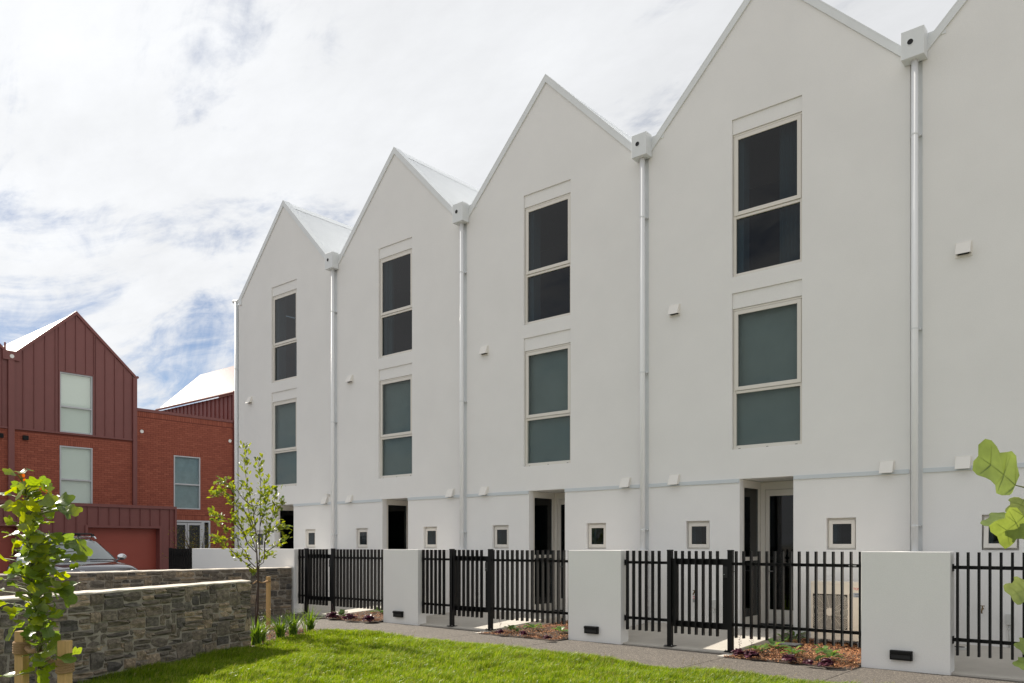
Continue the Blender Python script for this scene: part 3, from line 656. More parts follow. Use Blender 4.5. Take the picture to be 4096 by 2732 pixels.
# ------------------------------------------------------------------ red townhouses (street front at x = XR facing +x)
XR = -11.6
def to_red(poly_yz, x0, x1, name, m, parent, **k): return MB().prism(poly_yz, 'x', x0, x1).build(name, m, parent, **k)
BRK = bx(-0.006, 0.006, -0.115, 0.115, -0.038, 0.038).mesh('brick', 'brick')
BRKV = bx(-0.006, 0.006, -0.038, 0.038, -0.115, 0.115).mesh('brick', 'brick')
def brickwork(parent, y0, y1, z0, z1, ops, soldiers, limit=300, zvis=3.2):
    ysp = sorted({y0, y1}|{v for o_ in ops for v in o_[:2] if y0 < v < y1}); wl_ = MB()
    for a, b in zip(ysp[:-1], ysp[1:]):
        zc_ = z0
        for (p, q, c, d) in sorted((o_ for o_ in ops if o_[0] < (a+b)/2 < o_[1]), key=lambda o_: o_[2]):
            if c > zc_: wl_.box(XR-0.3, XR, a, b, zc_, c)
            zc_ = d
        wl_.box(XR-0.3, XR, a, b, zc_, z1)
    wl_.build('brick_wall', 'brick_mortar', parent)
    items = []
    blocked = list(ops)+list(soldiers)
    r = 0; z = z0+0.005
    while z+0.076 <= z1+0.001:
        zc = z+0.038; cuts = sorted((a, b) for a, b, c, d in blocked if c < zc < d)
        segs = []; cur = y0
        for a, b in cuts:
            if a > cur: segs.append((cur, a))
            cur = max(cur, b)
        if cur < y1: segs.append((cur, y1))
        off = 0.0 if r % 2 else 0.12
        for a, b in segs:
            k = math.floor((a-y0-off)/0.24)
            while True:
                s = max(a, y0+off+k*0.24); e = min(b, y0+off+(k+1)*0.24); k += 1
                if s >= b: break
                if e-s > 0.03: items.append((s+0.005, e-0.005, z, z+0.076, False))
        z += 0.086; r += 1
    for a, b, c, d in soldiers:
        n = int(round((b-a)/0.086)); st = (b-a)/n
        for k in range(n): items.append((a+k*st+.005, a+(k+1)*st-.005, c+.005, d-.005, True))
    items.sort(key=lambda t: -((t[3] > zvis)*1.0*(t[1]-t[0]+t[3]-t[2])))
    for (a, b, c, d, v) in items[:limit]:
        o = obj('brick', BRKV if v else BRK, parent, (XR+0.004, (a+b)/2, (c+d)/2)); o.scale = (1, (b-a)/(0.076 if v else 0.23), (d-c)/(0.23 if v else 0.076))
    m = MB()
    for (a, b, c, d, v) in items[limit:]: m.box(XR-0.002, XR+0.010, a, b, c, d)
    if m.v: stuff(m.build('brickwork', 'bricks', parent, fix=False))
def red_window(parent, y0, y1, z0, z1, zm, kind):
    wd = bx(XR-0.3, XR-0.08, y0, y1, z0, z1).build('window', {'blind': 'white_blind_and_reflection', 'clear': 'white_blind_and_reflection', 'grey': 'grey_curtain'}[kind], parent)  # clear: white fill is a painted bright reflection; blind: an actual blind
    x = XR+0.012; f = MB(); t = 0.05
    for (a, b, c, d) in ((y0, y0+t, z0, z1), (y1-t, y1, z0, z1), (y0+t, y1-t, z0, z0+t), (y0+t, y1-t, z1-t, z1), (y0+t, y1-t, zm-.03, zm+.03)): f.box(XR-.07, x+0.012, a, b, c, d)
    f.build('frame', 'alu_frame', wd, bevel=0.003)
    gm = 'glass_red'
    bx(x-.025, x-.02, y0+t, y1-t, z0+t, zm-.03).build('pane', gm, wd); bx(x-.025, x-.02, y0+t, y1-t, zm+.03, z1-t).build('pane', gm, wd)
def trays(parent, ys, zb, topf, x, holes=(), name='cladding_tray'):
    for a, b in zip(ys[:-1], ys[1:]):
        spans = [(zb, None)]
        for (h0, h1, c, d) in holes:
            if a >= h0-0.02 and b <= h1+0.02: spans = ([(zb, c)] if c-zb > .05 else [])+[(d, None)]
        for (c, d) in spans:
            # tops follow the gable; split at the apex if it lies inside the tray
            mids = [a, b] if not (a < APEX < b) else [a, APEX, b]
            top = [(y, topf(y)) for y in reversed(mids)] if d is None else [(b, d), (a, d)]
            m = MB().prism([(a, c), (b, c)]+top, 'x', x, x+0.012)
            zt = topf(a) if d is None else d
            m.box(x+0.012, x+0.050, a-0.012, a+0.012, c, zt-0.03)
            m.build(name, 'red_metal', parent, fix=True)
APEX = -0.33
def red_gable(name, label, yc, half, ys, win, lower_ops, left_only=False):
    t = thing(name, label, 'house', (0, 0, 0), 'red townhouses across the driveway')
    return t
def gable_roof(parent, y0, y1, ze, za, xf, xb):
    yc = (y0+y1)/2
    for s, ya in ((-1, y0), (1, y1)):
        m = MB(); n = int((xf-xb)/0.19*6); top = []; bot = []
        for k in range(n+1):
            x = xf-(xf-xb)*k/n; ph = (x/0.19) % 1.0; h = 0.008 if ph < 0.18 else 0.0
            top.append((x, yc, za+0.05+h)); bot.append((x, ya+s*0.12, ze-0.06+h))
        m.add(top+bot, [(k, k+1, n+2+k, n+1+k) for k in range(n)]); m.build('roof_sheet', 'red_roof', parent, fix=False)
        # verge flashing on the street side
        MB().prism([(yc, za+0.12), (ya+s*0.12, ze+0.0), (ya+s*0.12, ze-0.12), (yc, za-0.04)], 'x', xf-0.02, xf+0.075).build('verge_flashing', 'red_metal', parent)
        # gutter
        MB().tube([(xf+0.08, ya+s*0.17, ze-0.05), (xb, ya+s*0.17, ze-0.05)], 0.06, 8).build('gutter', 'red_metal', parent)
# gabled unit facing the drive
A = thing('red_townhouse', 'red gabled townhouse with tall upper window above the garages', 'house', group='red townhouses across the driveway')
YA0, YA1 = -2.58, 1.93
brickwork(A, YA0, YA1, 0.0, 6.10, [(-0.94, 0.31, 3.28, 5.63)], [(-0.94, 0.31, 5.63, 5.85)])
def topA(y): return 11.00-(abs(y-APEX)*(11.00-8.86)/(2.3))
gw = MB().prism([(YA0, 6.10), (-0.94, 6.10), (-0.94, topA(-0.94)-.04), (YA0, topA(YA0)-.04)], 'x', XR-0.3, XR)
gw.prism([(0.31, 6.10), (YA1, 6.10), (YA1, topA(YA1)-.04), (0.31, topA(0.31)-.04)], 'x', XR-0.3, XR)
gw.prism([(-0.94, 8.575), (0.31, 8.575), (0.31, topA(0.31)-.04), (APEX, 10.96), (-0.94, topA(-0.94)-.04)], 'x', XR-0.3, XR)
gw.build('gable_wall', 'red_metal', A)
ysA = [-2.58, -2.25, -1.865, -1.48, -1.10, -0.72, -0.336, 0.046, 0.431, 0.814, 1.203, 1.586, 1.93]
ysA = [-2.58, -2.25, -1.865, -1.48, -1.10, -0.98, -0.72, -0.336, 0.046, 0.36, 0.431, 0.814, 1.203, 1.586, 1.93]
trays(A, ysA, 6.17, topA, XR, holes=[(-0.98, 0.36, 6.17, 8.62)])
bx(XR, XR+0.06, YA0, YA1, 6.10, 6.165).build('base_flashing', 'red_metal', A)
red_window(A, -0.94, 0.31, 6.175, 8.575, 7.21, 'clear'); red_window(A, -0.94, 0.31, 3.28, 5.63, 4.29, 'blind')
MB().box(XR+.012, XR+.055, -0.985, -0.945, 6.17, 8.62).box(XR+.012, XR+.055, 0.315, 0.355, 6.17, 8.62).box(XR+.012, XR+.055, -0.945, 0.315, 8.58, 8.62).build('window_flashing', 'red_metal', A)
gable_roof(A, -2.62, 1.96, 8.87, 11.0, XR, XR-9)
def column(parent, y0, y1, z1):
    bx(XR-0.02, XR+0.10, y0, y1, 0.0, z1).build('downpipe_cover', 'red_metal', parent)
column(A, 1.935, 2.105, 8.78)
bx(XR-9, XR-.02, 1.96, 2.10, 0, 8.5).build('side_wall', 'red_metal', A)
lm = bx(XR+.01, XR+.11, -2.28, -2.09, 5.72, 5.89).build('wall_lamp', 'black_metal', A, bevel=0.004)
# left neighbour, only its edge in view
Lf = thing('red_townhouse', 'red townhouse cut by the left edge of the picture', 'house', group='red townhouses across the driveway')
brickwork(Lf, -7.2, -2.78, 3.0, 6.10, [], [], limit=60)
bx(XR-0.3, XR, -7.2, -2.78, 0, 3.0).build('brick_wall', 'brick_mortar', Lf)
APEX = -5.0
def topL(y): return 11.00-(abs(y-APEX)*(11.00-8.86)/(2.3))
to_red([(-7.2, 6.10), (-2.78, 6.10), (-2.78, topL(-2.78)), (APEX, 10.96), (-7.2, topL(-7.2))], XR-0.3, XR, 'gable_wall', 'red_metal', Lf)
trays(Lf, [-7.2+0.385*k for k in range(12)]+[-2.80], 6.17, topL, XR)
bx(XR, XR+0.06, -7.2, -2.78, 6.10, 6.165).build('base_flashing', 'red_metal', Lf)
gable_roof(Lf, -7.25, -2.74, 8.87, 11.0, XR, XR-9)
column(Lf, -2.785, -2.575, 8.72)
bx(XR-9, XR-.03, -2.77, -2.59, 0, 8.6).build('side_wall', 'red_metal', Lf)
bx(XR-.02, XR+0.12, -2.98, -2.40, 8.72, 9.06).build('rain_head', 'red_metal', Lf); MB().tube([(XR+.1, -2.67, 8.86), (XR+.125, -2.67, 8.86)], 0.075, 20).build('overflow', 'white_lamp', Lf)
bx(XR+.01, XR+.11, -3.12, -2.95, 5.72, 5.89).build('wall_lamp', 'black_metal', Lf, bevel=0.004)
MB().tube([(XR-.8, -2.62, 8.9), (XR-.8, -2.62, 9.55)], 0.035, 10).build('vent_pipe', 'red_metal', Lf)
# brick middle unit
B = thing('brick_townhouse', 'flat topped red brick townhouse with pale glazed doors', 'house', group='red townhouses across the driveway')
brickwork(B, 2.112, 6.63, 0.0, 7.40, [(3.76, 5.0, 3.27, 5.64), (3.2, 5.49, 0.3, 2.77)], [(2.112, 6.63, 7.17, 7.40), (3.76, 5.0, 5.64, 5.86), (3.2, 5.49, 2.77, 2.99)])
bx(XR-0.32, XR+0.04, 2.112, 6.63, 7.405, 7.525).build('coping', 'red_metal', B)
bx(XR-9, XR-.32, 2.112, 6.63, 6.9, 7.0).build('flat_roof', 'red_metal', B)
red_window(B, 3.76, 5.0, 3.27, 5.64, 4.38, 'grey')
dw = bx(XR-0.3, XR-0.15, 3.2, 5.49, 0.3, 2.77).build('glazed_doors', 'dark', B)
f = MB()
for (a, b, c, d_) in ((3.2, 5.49, 2.69, 2.77), (5.41, 5.49, .3, 2.69), (5.06, 5.20, .3, 2.69), (4.99, 5.06, .35, 2.66), (4.39, 4.47, .35, 2.66), (4.29, 4.37, .35, 2.66), (4.47, 4.99, 2.56, 2.66), (3.2, 4.29, 2.56, 2.66), (4.47, 4.99, .35, .55), (3.2, 4.29, .35, .55)): f.box(XR-.05, XR+.022, a, b, c, d_)
f.build('frame', 'alu_frame', dw)
for a, b in ((3.2, 4.29), (4.47, 4.99), (5.20, 5.41)): bx(XR-.02, XR-.015, a, b, 0.5, 2.6).build('pane', 'glass_lo', dw)
for y in (2.335, 6.475): MB().tube([(XR+.0, y, 6.54), (XR+.035, y, 6.54)], 0.075, 24).build('round_lamp', 'white_lamp', B)
# next gabled unit, seen side on behind the brick one
Cc = thing('red_townhouse', 'red townhouse with shining roof and dark ribbed side wall, behind the brick one', 'house', group='red townhouses across the driveway')
APEX = 9.1
bx(XR-8.5, XR, 6.84, 11.3, 0, 8.75).build('walls', 'red_metal', Cc)
xs_ = [XR-0.02-0.385*k for k in range(22)]
for a, b in zip(xs_[1:], xs_[:-1]): MB().box(a, b, 6.825, 6.838, 7.0, 8.80).box(b-.014, b+.014, 6.785, 6.825, 7.0, 8.80).build('cladding_tray', 'red_metal', Cc)
column(Cc, 6.64, 6.84, 8.86)
gable_roof(Cc, 6.82, 11.38, 8.90, 11.05, XR, XR-7.6)
# garage block in front of the red houses
XG = -10.6
G = thing('garage_block', 'low red metal clad garage block in front of the red houses', 'garage')
doors = [(-5.6, -2.75), (-0.28, 2.62)]
bx(XR+0.13, XG-0.35, -7.2, 3.20, 0.0, 3.1).build('core', 'red_metal', G)
ysG = [-7.2]+[-7.0+0.42*k for k in range(25)]
ysG = [y for y in ysG if y < 3.28]+[3.28]
tp = lambda y: 3.19
APEX = 99
for a, b in zip(ysG[:-1], ysG[1:]):
    m_ = (a+b)/2; dr = any(p-.06 < m_ < q+.06 for p, q in doors)
    c = 2.42 if dr else 0.1
    MB().box(XG-.02, XG, a, b, c, 3.19).box(XG, XG+.045, a-.012, a+.012, c, 3.17).build('cladding_tray', 'red_metal', G)
bx(XG-0.30, XG+0.07, -7.2, 3.36, 3.19, 3.31).build('coping', 'red_metal', G)
bx(XG-0.30, XG+0.07, 3.28, 3.36, 0.1, 3.19).build('corner_trim', 'red_metal', G)
bx(XR+0.13, XG-0.021, 3.20, 3.275, 0.0, 3.1).build('end_wall', 'red_metal', G)
for (p, q) in doors:
    MB().box(XG-.35, XG+.055, p-.10, p, 0.1, 2.36).box(XG-.35, XG+.055, q, q+.10, 0.1, 2.36).box(XG-.35, XG+.055, p-.10, q+.10, 2.36, 2.45).build('door_surround', 'red_metal', G)
    dd = bx(XG-.36, XG-.30, p, q, 0.1, 2.36).build('garage_door', 'garage_red', G)
    for k in range(4): bx(XG-.30, XG-.285, p+.004, q-.004, 0.12+k*.56, 0.12+k*.56+.552).build('door_panel', 'garage_red', dd)
# ------------------------------------------------------------------ car
def make_car():
    C = thing('parked_car', 'black sport utility car with roof bars parked behind the stone walls', 'car', (0, -4.95, 0.12))
    st = [(2.34,.50,.40,.62,.66),(2.29,.72,.30,.84,.90),(2.16,.86,.25,.95,1.01),(1.85,.905,.24,.99,1.07),(1.35,.925,.24,1.02,1.115),(0.95,.93,.24,1.04,1.14),(0,.93,.24,1.06,1.10),(-1.2,.93,.24,1.07,1.10),(-2.0,.91,.27,1.05,1.08),(-2.28,.84,.34,.98,1.02),(-2.36,.6,.42,.8,.85)]
    V = []; nP = 0
    for x, w_, zb, zs, zt in st:
        half = [(0,zb),(w_*.8,zb),(w_*.97,zb+.10),(w_,zb+.35 if zs-zb > .4 else (zb+zs)/2),(w_*.995,zs-.14),(w_*.965,zs-.03),(w_*.80,zs+.02+(zt-zs)*.35),(w_*.62,zt-.01),(w_*.3,zt),(0,zt)]
        ring = [(x, y, z) for y, z in half]+[(x, -y, z) for y, z in half[-2:0:-1]]; nP = len(ring); V += ring
    Fc = []
    for i in range(len(st)-1):
        for k in range(nP): Fc.append((i*nP+k, i*nP+(k+1) % nP, (i+1)*nP+(k+1) % nP, (i+1)*nP+k))
    Fc += [tuple(range(nP)), tuple(range((len(st)-1)*nP, len(st)*nP))]
    body = MB().add(V, Fc).build('body', 'car_paint', C, smooth=True)
    sm = body.modifiers.new('s', 'SUBSURF'); sm.levels = 2; sm.render_levels = 2
    zz_ = [1.02, 1.14, 1.35, 1.55, 1.66, 1.715, 1.735]; hw = [.88, .85, .785, .715, .665, .58, .40]; xf = [1.2, 1.05, .70, .37, .18, .02, -.2]; xr = [-2.2, -2.16, -2.06, -1.93, -1.82, -1.68, -1.4]
    ip = lambda z, a: float(np.interp(z, zz_, a))
    def ringpts(z):
        h, a, b = ip(z, hw), ip(z, xf), ip(z, xr); P = []
        for t in np.linspace(-1, 1, 9): P.append((a-.16*t*t-.10*abs(t)**6, h*t, z))
        for t in np.linspace(0, 1, 6)[1:-1]: P.append((a-.26+(b+.2-a+.26)*t, h*(1-.04*t), z))
        for t in np.linspace(1, -1, 9): P.append((b+.10*t*t+.08*abs(t)**6, h*.96*t, z))
        for t in np.linspace(1, 0, 6)[1:-1]: P.append((a-.26+(b+.2-a+.26)*t, -h*(1-.04*t), z))
        return P
    V = []; Fc = []; lv = [1.02, 1.14, 1.25, 1.35, 1.45, 1.55, 1.61, 1.66, 1.695, 1.715, 1.728, 1.735]
    for z in lv: V += ringpts(z)
    n = len(ringpts(1.1))
    for i in range(len(lv)-1):
        for k in range(n): Fc.append((i*n+k, i*n+(k+1) % n, (i+1)*n+(k+1) % n, (i+1)*n+k))
    Fc.append(tuple(range((len(lv)-1)*n, len(lv)*n)))
    cab = MB().add(V, Fc).build('roof', 'car_paint', C, smooth=True)
    def ws(u, v):
        z = 1.155+v*(1.625-1.155); t = (u*2-1)*(.915-.03*v); return (ip(z, xf)-.16*t*t-.10*abs(t)**6+.012, ip(z, hw)*t, z+.005)
    w_ = MB().grid(ws, 16, 8).build('windscreen', 'glass_car', C, smooth=True)
    def ws2(u, v): a = ws(u, v); return (a[0]-.008, a[1], a[2])
    MB().grid(ws2, 16, 8).build('windscreen_backing', 'grey_plastic', w_, smooth=True)  # grey sheet close behind the glass, makes the windscreen read mid grey
    for s in (-1, 1):
        for (xa, xb) in ((0.42, -0.48), (-0.58, -1.42)):
            def sw(u, v):
                z = 1.15+v*(1.56-1.15); x = xa-(.30*v if xa > 0 else 0.0)+(xb-xa+(.30*v if xa > 0 else 0.0))*u; return (x, s*(ip(z, hw)*.985+.012), z)
            MB().grid(sw, 6, 4).build('side_window', 'glass_car', C, smooth=True)
        mr_ = MB()
        def el(u, v): a = u*2*PI; b = (v-.5)*PI; return (0.72+.065*math.cos(b)*math.cos(a), s*(1.02)+.125*math.cos(b)*math.sin(a)*1.0, 1.215+.085*math.sin(b))
        mr_.grid(el, 16, 8); mo = mr_.build('mirror', 'chrome', C, smooth=True)
        MB().tube([(0.76, s*.86, 1.12), (0.74, s*.95, 1.16)], 0.025, 8).build('stalk', 'car_paint', mo, smooth=True)
        rl = MB().tube([(0.10, s*.60, 1.70), (0.0, s*.61, 1.755), (-1.5, s*.60, 1.765), (-1.65, s*.59, 1.70)], 0.018, 8).build('roof_rail', 'chrome', C, smooth=True)
        def hl(u, v): y = .55+.28*u; z = .80+.10*v+.02*u; return (2.30-.16*u*u*1.6-.04*v, s*y, z)
        MB().grid(hl, 6, 3).build('headlight', 'lamp_glass', C, smooth=True)
        for x in (1.42, -1.38):
            wh = MB().tube([(x, s*.70, .34), (x, s*.93, .34)], 0.35, 28).build('wheel', 'tyre', C)
            MB().tube([(x, s*.925, .34), (x, s*.938, .34)], 0.24, 20).build('rim', 'chrome', wh)
        MB().tube([(1.12, s*.62, 1.15), (1.10, s*.05, 1.165)], 0.012, 6).build('wiper', 'rubber', C)
    for x in (-0.15, -1.05):
        cb = MB().tube([(x, -.62, 1.80), (x, -.58, 1.835), (x, .58, 1.835), (x, .62, 1.80)], 0.022, 8).build('roof_bar', 'rubber', C, smooth=True)
        for s in (-1, 1): MB().prism([(x-.05, 1.755), (x+.05, 1.755), (x+.03, 1.83), (x-.03, 1.83)], 'y', s*.585, s*.645).build('bar_foot', 'rubber', cb)
    bx(2.31, 2.33, -.35, .35, .50, .62).build('number_plate', 'paper', C); MB().grid(lambda u, v: (2.345-.05*abs(u*2-1)**2, -.45+.9*u, .66+.16*v), 8, 2).build('grille', 'rubber', C)
    return C
make_car()
# ------------------------------------------------------------------ plants
def leaf_mesh(name, outline, m, fold=0.25, curl=0.2, seed=0, smooth=True):
    # outline: half outline (t along the midrib 0..1, half width); folded along the midrib, curled along its length
    rnd = random.Random(seed); V = []; n = len(outline)
    tw = rnd.uniform(-.15, .15)
    for (t, h) in outline:
        z = -curl*t*t+rnd.uniform(-.012, .012); V.append((0, t, z))
    L_ = [(-h*math.cos(fold), t+dt, -curl*t*t+h*math.sin(fold)+rnd.uniform(-.03, .03)+tw*h) for (t, h), dt in zip(outline, [0]*n)]
    R_ = [(h*math.cos(fold), t, -curl*t*t+h*math.sin(fold)+rnd.uniform(-.03, .03)-tw*h) for (t, h) in outline]
    V += L_+R_; Fc = []
    for i in range(n-1): Fc += [(i, i+1, n+i+1, n+i), (i+1, i, 2*n+i, 2*n+i+1)]
    return MB().add(V, Fc).mesh(name, m, smooth=smooth, fix=False)
TUL = [(0.0,0.02),(0.03,0.22),(0.12,0.38),(0.26,0.50),(0.36,0.53),(0.45,0.42),(0.52,0.36),(0.64,0.40),(0.78,0.44),(0.90,0.40),(0.94,0.22),(0.86,0.0)]
def tulip_mesh(seed, m='tulip_leaf', fold=.25, curl=.25):
    rnd = random.Random(seed); V = [(0,0,0),(0,.3,.0-curl*.09),(0,.6,-curl*.36),(0,.86,-curl*.74)]; Fc = []
    for s in (-1, 1):
        b = len(V)
        for (t, h) in TUL[1:-1]: V.append((s*h*math.cos(fold), t+rnd.uniform(-.015, .015), -curl*t*t+h*math.sin(fold)+rnd.uniform(-.03, .03)-.10*h*h*rnd.random()))
        ix = [0,0,0,1,1,1,2,2,3,3]
        for k in range(9):
            a, c = ix[k], ix[k+1]; q = (a, b+k, b+k+1) if a == c else (a, b+k, b+k+1, c)
            Fc.append(q if s > 0 else q[::-1])
    mb = MB().add(V, Fc); nf = len(mb.f)
    def rib(p, q, w0):
        p, q = Vector(p), Vector(q); sd_ = (q-p).cross(Vector((0,0,1))).normalized()*w0; up = Vector((0,0,.006))
        mb.add([p-sd_+up, p+sd_+up, q+sd_*.3+up, q-sd_*.3+up], [(0,1,2,3)]); mb.add([p-sd_-up, p+sd_-up, q+sd_*.3-up, q-sd_*.3-up], [(0,1,2,3)])
    for a in range(3): rib(V[a], V[a+1], .010-.002*a)
    for s_, b in ((0, 4), (1, 14)):
        for a, e in ((0, 2), (1, 4), (1, 3), (2, 7)): rib(Vector(V[a]), Vector(V[a]).lerp(Vector(V[b+e]), .85), .006)
    me = mb.mesh('leaf', m, smooth=True, fix=False); me.materials.append(MATS['vein'])
    for i_, pg in enumerate(me.polygons):
        if i_ >= nf: pg.material_index = 1
    return me
TV = [tulip_mesh(i, fold=random.uniform(.05, .5), curl=random.uniform(.0, .6)) for i in range(8)]; TOLD = tulip_mesh(50, 'old_leaf', .6, .8)
MAG = [(0,.02),(.15,.16),(.35,.25),(.55,.27),(.75,.21),(.92,.09),(1.0,.0)]
MV = [leaf_mesh('leaf', MAG, 'magnolia_leaf', random.uniform(.1, .5), random.uniform(0, .35), i) for i in range(6)]
def put_leaf(parent, me, pos, size, dirv, roll):
    o = obj('leaf', me, parent, pos); y = Vector(dirv).normalized(); up = Vector((0,0,1)); x = y.cross(up)
    if x.length < .05: x = Vector((1,0,0))
    x.normalize(); z = x.cross(y); R = Matrix((x, y, z)).transposed().to_4x4() @ Matrix.Rotation(roll, 4, 'Y')
    o.rotation_euler = R.to_euler(); o.scale = (size, size, size); return o
# --- tulip tree sapling by the camera, with two stakes and ties
def tp(x, y, d=4.05, k=0.5942): return at(x*k, 1800+y*k, d)
tt = thing('tulip_tree', 'young tulip tree with big lobed leaves tied between two stakes', 'tree', tp(250, 2350))
o0 = tt.location.copy()
trunk = [tp(250, 2350), tp(252, 1900), tp(258, 1500), tp(262, 1250), tp(235, 1050), tp(205, 850), tp(190, 650), tp(175, 450), tp(168, 300), tp(150, 200)]
m = MB(); m.tube([p-o0 for p in trunk], [.020, .018, .016, .015, .013, .011, .009, .007, .005, .003], 8); m.build('trunk', 'bark', tt, smooth=True)
rnd = random.Random(3); tw = MB(); leaves = []
def width(y):
    T_ = [(140, 80, 200), (220, 60, 290), (300, 60, 430), (400, 85, 450), (480, 50, 400), (560, 40, 420), (620, 20, 540), (720, 0, 480), (800, 0, 470), (920, 10, 490), (1000, 30, 420), (1100, 90, 420), (1200, 90, 420), (1290, 180, 420), (1390, 180, 510), (1480, 190, 350), (1540, 60, 330)]
    return np.interp(y, [t[0] for t in T_], [t[1] for t in T_]), np.interp(y, [t[0] for t in T_], [t[2] for t in T_])
def stem_at(y): return float(np.interp(y, [200, 300, 450, 650, 850, 1050, 1250, 1500], [150, 168, 175, 190, 205, 235, 262, 258]))
def tleaf(x, y, size, dd, dirv=None, me=None):
    base = tp(stem_at(min(1500, y+60)), min(1500, y+60)); p = tp(x, y, 4.05+dd)
    tw.tube([base-o0, (base*.45+p*.55)-o0+Vector((0,0,.01)), p-o0], [.004, .003, .0015], 5)
    leaves.append((p-o0, size, dirv or ((p-base)*1.0+Vector((rnd.uniform(-.15, .15), rnd.uniform(-.15, .15), rnd.uniform(-.18, .10)))), me or rnd.choice(TV)))
for (x, y, s) in ((100, 160, .075), (130, 150, .07), (185, 135, .05), (260, 195, .07), (120, 260, .09), (80, 305, .085), (230, 290, .12), (330, 330, .15), (390, 340, .12), (430, 400, .11), (350, 400, .12), (100, 400, .10), (60, 490, .05), (90, 480, .08), (480, 610, .15), (415, 580, .12), (520, 625, .09), (410, 930, .13), (460, 930, .09), (370, 945, .10), (30, 730, .09), (20, 870, .10), (40, 1030, .10), (120, 1180, .12), (235, 1320, .11), (210, 1380, .08), (480, 1370, .08), (70, 1530, .10), (270, 1525, .11), (400, 1420, .08)):
    tleaf(x, y, s*.78, rnd.uniform(-.10, .10))
for k in range(262):
    y = rnd.choice((rnd.uniform(200, 1000), rnd.uniform(300, 1150), rnd.uniform(560, 960), rnd.uniform(1000, 1500))); a, b = width(y)
    c = (a+b)/2; x = c+(b-a)*.5*max(-1, min(1, rnd.gauss(0, .36)))
    tleaf(x, y, rnd.uniform(.036, .088), rnd.uniform(-.22, .22))
tleaf(128, 165, .045, .0, me=TOLD); tleaf(262, 272, .035, -.05, me=TOLD)
tc_ = tw.build('crown', 'green_twig', tt, smooth=True)
for p, s, dv, me in leaves: put_leaf(tc_, me, p, s, dv, rnd.uniform(-1.0, 1.0))
for q, (x, ytop, dd, lab) in enumerate(((147, 1218, .12, 'left timber stake of the tulip tree'), (437, 1282, -.12, 'right timber stake of the tulip tree'))):
    p = tp(x, ytop, 4.05+dd); s = thing('tree_stake', lab, 'stake', (p.x, p.y, -0.1), 'timber tree stakes', .6)
    MB().box(-.024, .024, -.024, .024, 0, p.z+.1).build('post', 'timber', s, bevel=0.003)
    z = p.z-(.06 if q == 0 else .10)+.1; h = MB()
    for k in range(5): h.tube([(.030*math.cos(a)*1.15, .030*math.sin(a)*1.15, z-.012*k+.004*math.sin(a)) for a in np.linspace(0, 2*PI, 13)], .009, 6)
    e = tp(262, 1345+q*10, 4.05); e2 = Matrix.Rotation(-.6, 3, 'Z') @ (e-Vector((p.x, p.y, -0.1)))
    h.tube([(0.02, 0, z-.02), (Vector((0, 0, z-.03))*.5+e2*.5)-Vector((0, 0, .015)), e2], [.016, .013, .016], 6)
    tie = h.build('tree_tie', 'hessian', None, smooth=True); tie.location = s.location; tie.rotation_euler = s.rotation_euler
    tag(tie, ['hessian tie round the left stake of the tulip tree', 'hessian tie round the right stake of the tulip tree'][q], 'tie', 'hessian tree ties')
# --- tulip leaves reaching in at the right edge
def rp(x, y, d): return at(3000+x*.6263, 1750+y*.6263, d)
rt_ = thing('tulip_tree', 'tulip tree at the right edge, only a few big leaves in view', 'tree', (rp(2150, 1000, 2.3).x, rp(2150, 1000, 2.3).y, 0)); o1 = rt_.location.copy()
MB().tube([(0,0,-.1), (0.01,0,.8), (0,.01,1.7), (0.02,0,2.5)], [.02, .017, .012, .005], 8).build('trunk', 'bark', rt_, smooth=True)
tw2 = MB(); RL = []
for (bx_, by, tx, ty, s, d, roll) in ((1695, 305, 1505, 120, .150, 2.25, .25), (1665, 490, 1520, 565, .115, 2.3, .9), (1750, 500, 1600, 655, .13, 2.25, -.4), (1745, 395, 1690, 500, .10, 2.35, .2), (1790, 950, 1655, 1010, .14, 2.3, .2), (1800, 1310, 1722, 1360, .13, 2.3, .4), (1790, 1430, 1715, 1452, .09, 2.3, .8), (1900, 400, 2000, 300, .13, 2.3, 0), (1950, 800, 2050, 760, .14, 2.3, .3), (2000, 1200, 2100, 1100, .14, 2.35, .3)):
    a = rp(bx_, by, d); b = rp(tx, ty, d-.02); st_ = Vector((o1.x, o1.y, a.z-.12))
    tw2.tube([st_-o1, (st_*.4+a*.6)-o1+Vector((0,0,.03)), a-o1], [.004, .003, .0015], 6); RL.append((a-o1, (b-a).length*(1.25 if len(RL) == 0 else 1.0), b-a, roll))
c2 = tw2.build('crown', 'green_twig', rt_, smooth=True)
camdir = Vector((FW[0], FW[1], 0)); TP = [tulip_mesh(200+i, 'pale_leaf', random.uniform(.05, .3), random.uniform(.05, .35)) for i in range(4)]
for k, (p, s, dv, roll) in enumerate(RL):
    o = obj('leaf', TP[k % 4], c2, p); y = dv.normalized(); z = (-camdir+Vector((0,0,.25))); z = (z-y*z.dot(y)).normalized(); x = y.cross(z)
    o.rotation_euler = (Matrix((x, y, z)).transposed().to_4x4() @ Matrix.Rotation(roll, 4, 'Y')).to_euler(); o.scale = (s, s, s)
